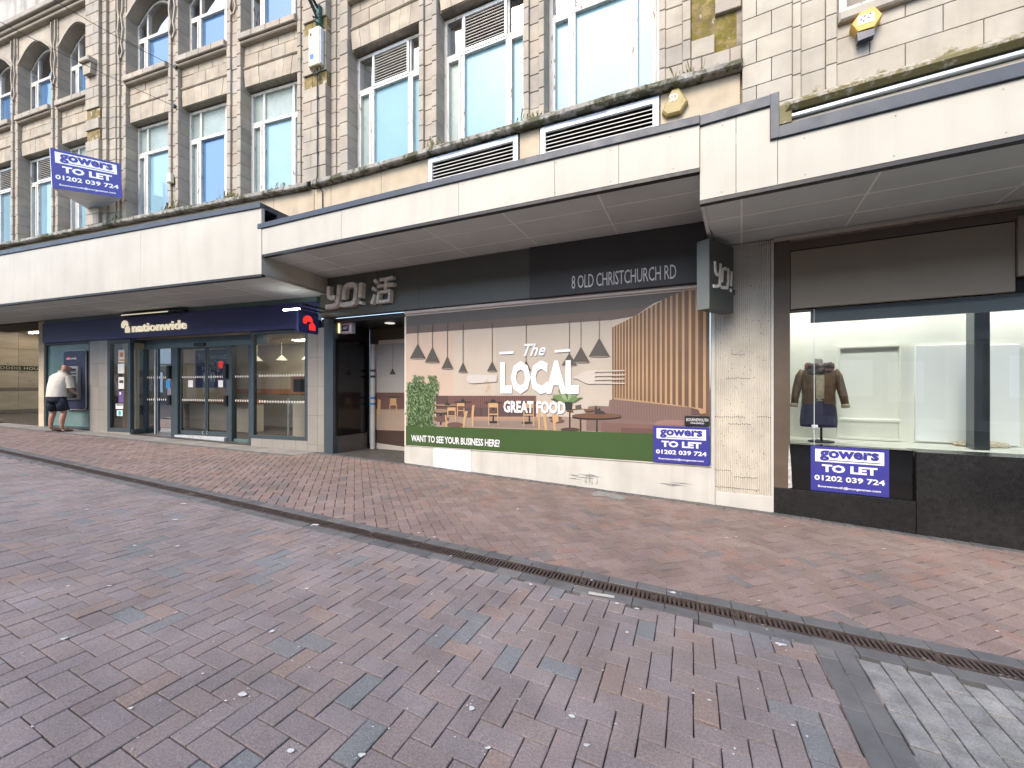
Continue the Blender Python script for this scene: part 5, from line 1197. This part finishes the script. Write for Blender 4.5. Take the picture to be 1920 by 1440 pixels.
for sg in (-1, 1):
    q = MB(); rg = []
    for y, a in ((757, .172), (740, .165), (715, .18), (697, .178), (688, .11)):
        ring = []
        for i in range(11):
            th = math.pi*(0.5+0.02)-sg*math.pi*i/10 if False else (math.pi/2-sg*(0.24+i*(math.pi-0.24)/10))
            ring.append(C.w(ms+a*math.cos(th)*1.06, mn+(0.145 if y > 700 else 0.11)*math.sin(th)*(1+0.05*math.sin(3*i+y)), mz(y)))
        rg.append(ring+[C.w(ms+(p_[0])*0, mn, mz(y)) for p_ in ()])
    m_ = len(rg[0]); P = [p for r in rg for p in r]; q.add(P, [(i*m_+j, i*m_+j+1, (i+1)*m_+j+1, (i+1)*m_+j) for i in range(len(rg)-1) for j in range(m_-1)]); q.build('jacket_front', m_jack, man, smooth=True, recalc=False)
    q = MB(); x = ms+sg*0.205
    q.tube([C.w(ms+sg*0.155, mn, mz(695)), C.w(ms+sg*0.195, mn, mz(706)), C.w(ms+sg*0.225, mn+.01, mz(724)), C.w(ms+sg*0.25, mn+.03, mz(742)), C.w(ms+sg*0.265, mn+.06, mz(758))], [.05, .056, .05, .046, .04], 12); q.build('sleeve', m_jack, man, smooth=True)
    q = MB(); q.tube([C.w(ms+sg*0.265, mn+.06, mz(757)), C.w(ms+sg*0.268, mn+.067, mz(763))], [.045, .043], 12); q.build('cuff', m_top, man, smooth=True)
q = MB(); q.loft([ering(ms, mn, mz(y), a, b, 18, y) for y, a, b in ((800, .195, .13), (790, .20, .135), (770, .19, .13), (752, .172, .123), (748, .168, .12))]); q.build('skirt', m_skirt, man, smooth=True)
q = MB(); q.tube([C.w(ms+0.115*math.cos(t), mn+0.03+0.085*math.sin(t), mz(688)+0.012*math.sin(3*t)) for t in [2*math.pi*i/20 for i in range(21)]], [0.042+0.012*math.sin(2.3*i) for i in range(21)], 10); q.tube([C.w(ms+0.10*math.cos(t), mn+0.05+0.08*math.sin(t), mz(696)+0.012*math.sin(2*t)) for t in [2*math.pi*i/20 for i in range(21)]], [0.036+0.01*math.sin(1.7*i) for i in range(21)], 10); q.build('scarf', m_scf, man, smooth=True)
q = MB(); q.tube([C.w(ms, mn, mz(690)), C.w(ms, mn, mz(676)), C.w(ms, mn, mz(673))], [.05, .045, .055], 14); q.build('neck_block', m_form, man, smooth=True)
q = MB(); q.tube([C.w(ms+0.03, mn, zW0), C.w(ms+0.03, mn, mz(798))], 0.013, 8); q.tube([C.w(ms+0.03, mn, zW0-0.003), C.w(ms+0.03, mn, zW0+0.012)], 0.14, 20); q.build('stand', m_black, man)
# ------------------------------------------------------------------ estate agent boards
class Quad:
    """frame spanned by four corner points (s, z from 0 to 1), n along its normal"""
    def __init__(self, bl, br, tr, tl):
        self.c = [Vector(v) for v in (bl, br, tr, tl)]; self.n = (self.c[1]-self.c[0]).cross(self.c[3]-self.c[0]).normalized()
    def w(self, s, n, z):
        a, b, c, d = self.c; return (a*(1-s)+b*s)*(1-z)+(d*(1-s)+c*s)*z+self.n*n
def board(t, Q, th=0.012, nm='board_face'):
    MB().box(Q, 0, 1, -th, 0.0, 0, 1).build(nm, m_blue, t)
    MB().sheet(Q, [(0.06, 0.655), (0.94, 0.655), (0.94, 0.935), (0.06, 0.935)], 0.002).build('white_rectangle', m_bw, t)
    text('name_lettering', 'gowers', Q, 0.12, 0.88, 0.675, 0.915, 0.004, 0, m_blue, t, bold=0.045)
    MB().sheet(Q, [(0.24, 0.688), (0.90, 0.688), (0.90, 0.703), (0.24, 0.703)], 0.0045).build('underline', m_blue, t)
    text('to_let_lettering', 'TO LET', Q, 0.15, 0.86, 0.43, 0.60, 0.003, 0, m_bw, t, bold=0.045)
    text('phone_lettering', '01202 039 724', Q, 0.05, 0.95, 0.235, 0.355, 0.003, 0, m_bw, t, bold=0.028)
    text('address_lettering', 'Bournemouth@morganman.com', Q, 0.10, 0.90, 0.07, 0.135, 0.003, 0, m_bw, t, bold=0.02)
nP = 0.062
bl, br = B.px(1225, 866, nP), B.px(1331, 873, nP); tl, tr_ = B.px(1225, 799, nP), B.px(1331, 801, nP)
t = thing('to_let_sign', B.w(bl[0], nP, bl[1]), 'blue and white TO LET sign fixed on the lower right corner of the poster', 'sign')
zz0, zz1 = (bl[1]+br[1])/2, (tl[1]+tr_[1])/2
board(t, Quad(B.w(bl[0], nP, zz0), B.w(br[0]-0.004, nP, zz0), B.w(br[0]-0.004, nP, zz1), B.w(bl[0], nP, zz1)))
bl, br = C.px(1520, 920, -.03), C.px(1667, 931, -.03); zz0 = (bl[1]+br[1])/2; zz1 = zW0-0.004
t = thing('to_let_sign', C.w(bl[0], 0, zz0), 'blue and white TO LET sign on the black panel under the clothes shop window', 'sign')
board(t, Quad(C.w(bl[0], -0.026, zz0), C.w(br[0], -0.026, zz0), C.w(br[0], -0.026, zz1), C.w(bl[0], -0.026, zz1)))
def at(x, y, Y): return Vector(((x-CX)/F*Y, Y, CH+(HY-y)/F*Y))
Yl, Yr = 9.40, 10.08
bl, br, tr_, tl = at(98, 352, Yl), at(230, 371, Yr), at(225.5, 307, Yr), at(93.5, 277, Yl)
t = thing('to_let_board', (bl+br)/2, 'projecting blue V-shaped TO LET board high on the stone facade at the left', 'sign')
board(t, Quad(bl, br, tr_, tl), 0.015, 'front_board')
pb1 = A.w(-7.30, 0.17, bl.z); MB().box(Quad(pb1, bl, tl, Vector((pb1.x, pb1.y, tl.z))), 0, 0.995, 0.0, 0.012, 0, 1).build('back_board', m_bw, t)
q = MB(); q.add([bl+Vector((0, 0, -0.004)), br+Vector((0, 0, -0.004)), A.w(-6.65, 0.1, bl.z-0.02), pb1+Vector((0, 0, -0.004))], [(0, 1, 2, 3)]); q.build('underside', m_bw, t)
# small black notice above the sign on the poster
t = thing('town_centre_notice', B.w(bS(1307, .06), 0.06, 0.8), 'small black notice plate above the TO LET sign on the poster', 'notice')
a, b = bS(1284, .06), bS(1331, .06); z1 = bZ(1284, 779.5, .06); z0 = zz = bZ(1284, 797.0, .06)
MB().box(B, a, b-0.004, 0.052, 0.064, z0, z1).build('plate', m_black, t)
text('lettering', 'BOURNEMOUTH', B, a+0.02, b-0.02, z0+0.055, z0+0.095, 0.066, 0, m_bw, t); text('lettering', 'TOWN CENTRE BID', B, a+0.07, b-0.07, z0+0.02, z0+0.04, 0.066, 0, m_bw, t, bold=0.02); text('lettering', 'love', B, a+0.14, b-0.14, z0+0.105, z0+0.14, 0.066, 0, m_bw, t, shear=0.4) if False else None
# ------------------------------------------------------------------ projecting restaurant sign
Yc = 4.88
pc = Vector(((1330-CX)/F*Yc, Yc, 0)); d1 = Vector((0.83, 0.557, 0)).normalized(); d2 = Vector((-d1.y, d1.x, 0))
def solve(d, x):
    u = (x-CX)/F; return (u*pc.y-pc.x)/(d.x-u*d.y)
w1_, w2_ = solve(d1, 1376), solve(d2, 1307)
zt, zb = CH+(HY-447)/F*Yc, CH+(HY-578)/F*Yc
t = thing('projecting_sign', pc+Vector((0, 0, zb)), 'grey green box sign with pale lettering projecting beside the ribbed pillar', 'sign')
YS = Pl((pc.x, pc.y), (d1.x, d1.y))
m_sgn = mk('sign_grey_green', (0.075,0.080,0.070), 0.35, 0.08, 3); m_sgnl = mk('sign_edge', (0.16,0.175,0.155), 0.35, 0.08, 3)
q = MB(); q.cbox(YS, 0.004, w1_, -w2_, 0.0, zb, zt, 0.006); q.build('box', m_sgn, t)
q = MB(); q.plan([pc[:2], (pc+d2*w2_)[:2], (pc+d2*w2_-d1*0.004)[:2], (pc-d1*0.004)[:2]], zb, zt); q.build('edge_panel', m_sgnl, t)
h = zt-zb
Zs = lambda x, y: (w1_*(x-955)/(1070-955), zt-h*((y-70-(x-955)*0.30)/(405-70-(x-955)*0.20)))
for pts in ([(978,178),(980,225),(985,240),(1004,245)], [(1004,188),(1000,290),(988,298),(970,297)], [(1010,275),(1014,215),(1024,208),(1040,215),(1040,270),(1035,300),(1006,300)], [(1056,220),(1054,290)], [(1053,303),(1052,318)]):
    MB().ribbon(YS, [Zs(*p) for p in pts], 0.036, 0.0005, 0.012).build('sign_letter', m_let, t)
MB().box(YS, w1_-0.02, w1_+0.25, -w2_*0.7, -w2_*0.3, zb+0.25, zb+0.32).build('wall_bracket', m_sgn, t)
# ------------------------------------------------------------------ alarm boxes
a, z1 = B.px(1266, 172, .02); s0, s1 = bS(1241, .08), bS(1290, .08); zb = bZ(1262, 215, .08)
t = thing('gold_alarm_box', B.w(a, 0.02, zb), 'dull gold six-sided alarm box beside the louvre grille above the canopy', 'alarm box')
m_gold = mk('gold_plastic', (0.33,0.25,0.09), 0.5, 0.12, 12); W = s1-s0; H = z1-zb
pts = [(s0+W*.18, zb), (s0+W*.72, zb), (s1, zb+H*.38), (s0+W*.66, z1), (s0+W*.38, z1), (s0, zb+H*.2)]
c = (sum(p[0] for p in pts)/6, sum(p[1] for p in pts)/6)
q = MB(); q.loft([[B.w(x, 0.021, z) for x, z in pts], [B.w(x, 0.08, z) for x, z in pts], [B.w(c[0]+(x-c[0])*.85, 0.10, c[1]+(z-c[1])*.85) for x, z in pts]]); q.build('cover', m_gold, t)
text('lettering', 'SD', B, s0+W*.3, s0+W*.62, zb+H*.5, zb+H*.78, 0.102, 0.003, m_bw, t, bold=.02)
q_ = [CU.px(x, y, .13) for x, y in ((1596,46),(1613,22),(1641,10.5),(1656,25),(1640,50),(1608,60))]
t = thing('hexagonal_alarm_box', CU.w(q_[0][0], 0, q_[5][1]), 'yellow hexagonal alarm box with dark lens high on the cream stone wall', 'alarm box')
m_hex = mk('amber_plastic', (0.58,0.33,0.05), 0.45, 0.08, 8)
c = (sum(p[0] for p in q_)/6, sum(p[1] for p in q_)/6)
q = MB(); q.loft([[CU.w(x, 0.012, z) for x, z in q_], [CU.w(x, 0.115, z) for x, z in q_], [CU.w(c[0]+(x-c[0])*.93, 0.13, c[1]+(z-c[1])*.93) for x, z in q_]]); q.build('cover', m_hex, t)
MB().prism(CU, [CU.px(x, y, .132) for x, y in ((1608,48),(1608,32),(1639,21),(1640,38))], 0.1305, 0.133).build('label', pw, t)
q = MB()
for dx, dz in ((-.05, .0), (-.02, .03), (.015, .0), (.03, .035), (-.03, -.02)): q.sheet(CU, ell(c[0]+dx, c[1]+0.01+dz, 0.012, 0.010, 8), 0.134)
q.build('label_spots', pk, t)
MB().prism(CU, [CU.px(x, y, .14) for x, y in ((1609,76),(1607,61),(1640,52),(1640,64))], 0.05, 0.135).build('lens', mk('lens_navy', (0.02,0.025,0.06), 0.2, 0.1), t)
# ------------------------------------------------------------------ junction box, cable, lamp bracket, key box, wires
sB0, sB1 = M.S(578, .27), M.S(598, .27); zT, zB_ = M.px(585, 52, .27)[1], M.px(585, 123, .27)[1]
t = thing('junction_box', M.w((sB0+sB1)/2, 0.2, zB_), 'cream electrical junction box on the main stone pier under the lamp bracket', 'junction box')
m_jb = mk('cream_plastic', (0.70,0.64,0.46), 0.4, 0.06, 6)
MB().cbox(M, sB0, sB1, 0.155, 0.27, zB_, zT, 0.015).build('case', m_jb, t); MB().cbox(M, sB1-0.001, sB1+0.02, 0.17, 0.25, zB_+0.02, zT-0.02, 0.01).build('hinge_side', m_galv, t)
MB().box(M, sB0+0.045, sB0+0.14, 0.271, 0.273, zB_+0.13, zB_+0.23).build('blue_label', mk('label_blue', (0.04,0.16,0.55), 0.5, 0.05), t)
MB().box(M, sB0+0.04, sB0+0.09, 0.271, 0.273, zT-0.16, zT-0.10).build('badge', pk, t)
cm = MB(); sc0 = (sB0+sB1)/2
cm.tube([M.w(sB0-0.005, 0.2, zT-0.25), M.w(sB0-0.03, 0.2, zB_+0.2), M.w(sB0-0.02, 0.2, zB_), M.w(sc0-0.03, 0.2, zB_-0.14), M.w(sc0+0.08, 0.2, zB_-0.10), M.w(sB1-0.04, 0.2, zB_+0.01)], 0.012, 7)
cm.tube([M.w(sc0, 0.19, zB_), M.w(sc0, 0.175, zB_-0.2), M.w(sc0, 0.175, ZL+0.02), M.w(sc0, 0.21, ZL-0.05), M.w(sc0, 0.20, ZL-0.12), M.w(sc0, 0.05, ZL-0.2), M.w(sc0, 0.05, 4.1)], 0.011, 7)
for z in (6.1, 6.7, 7.2, 7.7): cm.tube([M.w(sc0-0.018, 0.17, z), M.w(sc0+0.018, 0.17, z)], 0.016, 6)
cm.build('cable', m_black, t)
sp = M.S(597, .2)
zT, zB_ = M.px(597, 11, .2)[1], M.px(597, 47, .2)[1]
t = thing('lamp_bracket', M.w(sp, 0.15, zB_), 'dark green iron lamp bracket with scroll fixed above the cream junction box', 'lamp bracket')
m_grn = mk('bracket_green', (0.012,0.075,0.06), 0.4, 0.2, 10); m_grnd = mk('bracket_dark', (0.02,0.028,0.03), 0.4, 0.2, 10)
MB().cbox(M, sp-0.05, sp+0.05, 0.155, 0.23, zB_, zT, 0.01).build('wall_plate', m_grn, t)
q = MB(); q.tube([M.w(sp, 0.2, zT-0.06), M.w(sp, 0.6, zT+0.16), M.w(sp, 1.5, zT+0.75)], 0.028, 8); q.build('arm', m_grnd, t)
q = MB(); q.tube([M.w(sp, 0.2, zB_+0.08), M.w(sp, 0.42, zB_+0.30), M.w(sp, 0.75, zT+0.20), M.w(sp, 1.3, zT+0.8)], 0.022, 8); q.tube([M.w(sp, 0.22, zB_+0.02), M.w(sp, 0.30, zB_-0.0), M.w(sp, 0.33, zB_+0.06), M.w(sp, 0.27, zB_+0.09)], 0.016, 6); q.build('brace', m_grnd, t)
for zz in (0.0, 0.09): MB().tube([M.w(sp, 0.25, zB_+0.12+zz), M.w(sp, 0.42+zz*1.3, zB_+0.34+zz*1.6)], 0.013, 6).build('strut', m_grnd, t)
q = MB(); cc = (1.15, 9.56); q.tube([M.w(sp, cc[0]+0.11*math.cos(a), cc[1]+0.11*math.sin(a)) for a in [2*math.pi*i/18 for i in range(19)]], 0.028, 8); q.tube([M.w(sp, 0.98, 9.56), M.w(sp, 0.96, 9.45), M.w(sp, 0.92, 9.45), M.w(sp, 0.9, 9.6), M.w(sp, 0.8, 9.9)], 0.022, 8); q.build('scroll', m_grnd, t)
s_, z_ = A.px(323, 336, .0); t = MB().cbox(A, s_-0.07, s_+0.07, 0.002, 0.09, z_-0.11, z_+0.11, 0.015).build('sounder_box', m_jb, label='small cream box on a narrow pier above the left canopy', cat='sounder box')
m_wire = mk('wire', (0.05,0.05,0.05), 0.6, 0.1)
for i, ((x, y), (x2, y2), lb) in enumerate((((328,125), (117,0), 'upper thin overhead wire running from the facade to the upper left'), ((325,198), (7,35), 'lower thin overhead wire running from the facade to the upper left'))):
    s, z = A.px(x, y, .04); p = A.w(s, 0.04, z); q_e = at(x2, y2, p.y-2.2); d = q_e-p
    m = MB(); m.tube([p+d*(k/10)*1.6+Vector((0, 0, -0.10*math.sin(math.pi*min(1, k/10)))) for k in range(11)], 0.006, 5)
    m.tube([A.w(s, 0.0, z), A.w(s, 0.05, z)], 0.05, 10); m.build('overhead_wire', m_wire, label=lb, cat='wire')
# weeds growing at the feet of the piers
m_weed = mk('dry_weed', (0.19,0.17,0.07), 0.9, 0.4, 20)
wm = MB()
for pl, s in [(A, -0.9), (A, -2.4), (A, -4.3), (A, -6.3), (B, B.S(1290)), (B, B.S(1000)), (B, B.S(815)), (A, -2.55), (A, -4.5)]:
    for k in range(46):
        a = s+R.gauss(0, 0.13); n_ = R.uniform(-0.02, 0.13); h = abs(R.gauss(0, 0.09))+0.02; dx = R.gauss(0, 0.05)
        wm.add([pl.w(a, n_, ZL-0.01), pl.w(a+0.012, n_, ZL-0.01), pl.w(a+dx+0.008, n_+R.gauss(0, .02), ZL+h), pl.w(a+dx, n_, ZL+h*0.9)], [(0, 1, 2, 3)])
wm.build('ledge_weeds', m_weed, kind='stuff', label='dry weeds and moss tufts growing along the stone ledge', cat='weeds', recalc=False)
# ------------------------------------------------------------------ the man at the cash machine
base = A.w(aS(106, .52), 0.52, 0); base.z = gz(base.x, base.y)+0.006
fw = Vector((0.089, 0.995, 0)).normalized(); rt = Vector((fw.y, -fw.x, 0))
def J(r, f, u): return base+rt*r+fw*f+Vector((0, 0, u))
hand = A.w(aS(143, .24), 0.24, aZ(143, 738, .24))
sh_r = J(.185, .10, 1.40); el = (sh_r+hand)*0.5+Vector((0, 0, -0.13))-fw*0.03
person = thing('person', base, 'man in white shirt, navy shorts and flip-flops using the cash machine', 'person')
jn = {}; verts = []; edges = []; rad = []
def add(k, p, r, par=None):
    jn[k] = len(verts); verts.append(p); rad.append(r)
    if par is not None: edges.append((jn[par], jn[k]))
add('pel', J(0, 0, .92), .13); add('spi', J(0, .02, 1.12), .135, 'pel'); add('che', J(0, .06, 1.34), .13, 'spi'); add('nk', J(.01, .11, 1.47), .06, 'che'); add('nk2', J(.02, .14, 1.52), .055, 'nk')
add('hd', J(.035, .17, 1.60), .092, 'nk2'); add('hd2', J(.04, .19, 1.665), .088, 'hd'); add('nose', J(.10, .265, 1.60), .022, 'hd'); add('jaw', J(.075, .225, 1.555), .045, 'hd'); add('ear', J(.115, .12, 1.61), .018, 'hd')
for sg, k in ((1, 'R'), (-1, 'L')):
    add('hip'+k, J(.10*sg, 0, .86), .10, 'pel'); add('kn'+k, J(.15*sg, .05, .48), .062, 'hip'+k); add('cal'+k, J(.155*sg, .005, .33), .060, 'kn'+k); add('an'+k, J(.155*sg, -.01, .09), .038, 'cal'+k); add('ft'+k, J((.155+.05)*sg if sg > 0 else -.12, .09, .045), .036, 'an'+k); add('to'+k, J((.155+.09)*sg if sg > 0 else -.09, .17, .035), .028, 'ft'+k)
add('shR', sh_r, .062, 'che'); add('elR', el, .044, 'shR'); add('wrR', hand-(hand-el).normalized()*0.09, .03, 'elR')
add('shL', J(-.185, .07, 1.40), .062, 'che'); add('elL', J(-.24, .16, 1.14), .044, 'shL'); add('wrL', J(-.10, .36, 1.12), .03, 'elL')
for k, wr, dirv in (('R', 'wrR', (hand-el).normalized()), ('L', 'wrL', (rt*0.6+fw*0.8))):
    w = verts[jn[wr]]; side = dirv.cross(Vector((0, 0, 1))).normalized(); add('pa'+k, w+dirv*0.06, .034, wr)
    for i, (o, l) in enumerate(((-.03, .062), (-.01, .075), (.01, .07), (.03, .055))):
        add('f%d%s' % (i, k), w+dirv*0.095+side*o, .0095, 'pa'+k); add('g%d%s' % (i, k), w+dirv*(0.095+l*0.6)+side*o*1.1+Vector((0, 0, -.015)), .009, 'f%d%s' % (i, k)); add('h%d%s' % (i, k), w+dirv*(0.095+l*0.85)+side*o*1.1+Vector((0, 0, -.038)), .008, 'g%d%s' % (i, k))
    add('t'+k, w+dirv*0.05-side*0.045, .011, 'pa'+k); add('t2'+k, w+dirv*0.085-side*0.055+Vector((0, 0, -.015)), .0095, 't'+k)
me = bpy.data.meshes.new('body'); me.from_pydata([tuple(v-base) for v in verts], edges, [])
ob = bpy.data.objects.new('body', me); col.objects.link(ob)
md = ob.modifiers.new('skin', 'SKIN'); md.use_smooth_shade = True
bpy.context.view_layer.objects.active = ob
if not me.skin_vertices:
    bpy.context.view_layer.update()
sv = me.skin_vertices[0].data if me.skin_vertices else None
if sv is None:
    bm = bmesh.new(); bm.from_mesh(me); bm.verts.layers.skin.verify(); bm.to_mesh(me); bm.free(); sv = me.skin_vertices[0].data
for i, r in enumerate(rad): sv[i].radius = (r, r); sv[i].use_root = (i == 0)
ss = ob.modifiers.new('sub', 'SUBSURF'); ss.levels = 2; ss.render_levels = 2
dg = bpy.context.evaluated_depsgraph_get(); bpy.context.view_layer.update(); dg.update()
me2 = bpy.data.meshes.new_from_object(ob.evaluated_get(dg)); bpy.data.objects.remove(ob)
m_skin = mk('skin', (0.42,0.22,0.155), 0.55, 0.12, 14)
me2.materials.clear(); me2.materials.append(m_skin); me2.name = 'body'
me2.polygons.foreach_set('use_smooth', [True]*len(me2.polygons))
put('body', me2, base, person)
m_shirt = mk('white_shirt', (0.66,0.62,0.54), 0.85, 0.08, 10, 0.010, 12); m_short = mk('navy_shorts', (0.012,0.016,0.034), 0.85, 0.2, 12, 0.008, 16); m_flip = mk('flip_flop', (0.06,0.035,0.025), 0.8, 0.2)
def prg(c, a, b, k=18, tw=0.0): return [c+rt*(a*math.cos(2*math.pi*i/k))+fw*(b*math.sin(2*math.pi*i/k))*(1+0.03*math.sin(4*i+tw)) for i in range(k)]
q = MB(); q.loft([prg(J(0, .0, .88), .215, .165, tw=1), prg(J(0, .0, .90), .212, .165, tw=1), prg(J(0, .01, 1.02), .20, .168, tw=2), prg(J(0, .02, 1.15), .205, .165, tw=3), prg(J(0, .05, 1.28), .215, .155, tw=1), prg(J(0, .07, 1.38), .225, .145), prg(J(0, .09, 1.445), .17, .12), prg(J(.01, .11, 1.49), .085, .082), prg(J(.012, .12, 1.515), .07, .07)], cap=False)
for s0, e_, f_ in ((sh_r, el, 1.0), (verts[jn['shL']], verts[jn['elL']], 1.0)):
    q.tube([s0+(s0-e_)*0.08+Vector((0, 0, -.02)), s0+(e_-s0)*0.3, s0+(e_-s0)*0.62, s0+(e_-s0)*0.86], [.075, .09, .085, .088], 12, cap=False)
q.build('shirt', m_shirt, person, smooth=True)
q = MB(); q.tube([J(.012+.075*math.cos(t), .12+.07*math.sin(t), 1.515-.012*math.sin(t)) for t in [2*math.pi*i/16 for i in range(17)]], 0.014, 6); q.build('collar', m_shirt, person, smooth=True)
q = MB(); q.loft([prg(J(0, 0, .96), .185, .145), prg(J(0, 0, .90), .20, .155), prg(J(0, -.01, .80), .205, .16), prg(J(0, -.005, .74), .19, .15)])
for sg, k in ((1, 'R'), (-1, 'L')):
    h, n_ = verts[jn['hip'+k]], verts[jn['kn'+k]]
    q.tube([h+Vector((0, 0, -.02)), h+(n_-h)*0.45, h+(n_-h)*0.88], [.112, .112, .108], 14)
q.build('shorts', m_short, person, smooth=True)
for k, dr in (('R', (rt*0.45+fw).normalized()), ('L', (rt*0.15+fw).normalized())):
    a_ = verts[jn['an'+k]]; c = Vector((a_.x, a_.y, 0))+dr*0.06; sd_ = Vector((dr.y, -dr.x, 0))
    P = [c+dr*(0.15*math.cos(t))+sd_*(0.05*math.sin(t)*(1.1 if math.cos(t) > 0 else 0.85)) for t in [2*math.pi*i/18 for i in range(18)]]
    q = MB(); g0 = base.z; q.loft([[Vector((p.x, p.y, g0-0.004)) for p in P], [Vector((p.x, p.y, g0+0.018)) for p in P]])
    q.tube([c+sd_*0.05+Vector((0, 0, g0+.02)), c+dr*.05+sd_*.03+Vector((0, 0, g0+.075)), c+dr*.10+Vector((0, 0, g0+.055)), c+dr*.05-sd_*.03+Vector((0, 0, g0+.075)), c-sd_*0.05+Vector((0, 0, g0+.02))], 0.008, 6); q.build('flip_flop', m_flip, person)
# ------------------------------------------------------------------ the other side of the street, seen only mirrored in the glass
O = Pl(tuple(B.w(0, 13.0, 0)[:2]), (-B.d[0], -B.d[1]))
op = thing('opposite_building', O.w(0, -1, 0), 'pale shop building across the street mirrored in the shop windows', 'building')
m_opw = mk('opposite_wall', (0.68,0.63,0.56), 0.8, 0.15, 1.0); m_opp = mk('opposite_poster', (0.85,0.52,0.52), 0.6, 0.1, 1.5); m_opd = mk('opposite_shop', (0.10,0.085,0.075), 0.3, 0.3, 1.2)
MB().box(O, -60, 80, -4, -0.2, 0.0, 6.6).build('wall', m_opw, op)
MB().box(O, -60, 80, -0.2, 0.0, 2.95, 3.9).build('fascia', mk('opposite_fascia', (0.72,0.70,0.66), 0.6, 0.05), op)
for i in range(26):
    s = -33+i*4.1; MB().box(O, s, s+3.2, -0.2, -0.1, 0.35, 2.8).build('shop_window', m_opd, op)
    MB().box(O, s+0.5, s+1.4, -0.1, -0.08, 0.9, 2.3).build('window_poster', m_opp, op); MB().box(O, s+1.8, s+2.7, -0.1, -0.08, 1.1, 2.4).build('window_poster', m_bw, op)
    for z in (4.6,): MB().box(O, s+0.8, s+2.2, -0.22, -0.17, z, z+1.5).build('upper_window', m_gb, op)
def mirror_hit(x, y, n_gl=-0.025):
    d = Vector(((x-CX)/F, 1, (HY-y)/F)); nv = Vector((A.N[0], A.N[1], 0)); o = Vector((A.o[0], A.o[1], 0))+nv*n_gl
    c0 = Vector((0, 0, CH)); c1 = c0-nv*2*(c0-o).dot(nv); d1_ = d-nv*2*d.dot(nv)
    on = Vector((O.N[0], O.N[1], 0)); oo = Vector((O.o[0], O.o[1], 0))+on*0.02
    k = (oo-c1).dot(on)/d1_.dot(on); p = c1+d1_*k; return (p-Vector((O.o[0], O.o[1], 0))).dot(Vector((O.d[0], O.d[1], 0))), p.z
(sa, za), (sb, zb2) = mirror_hit(508, 641), mirror_hit(588, 629)
text('mirrored_lettering', 'PANDORA', O, min(sa, sb), max(sa, sb), min(za, zb2), max(za, zb2), 0.02, 0.02, m_black, op)
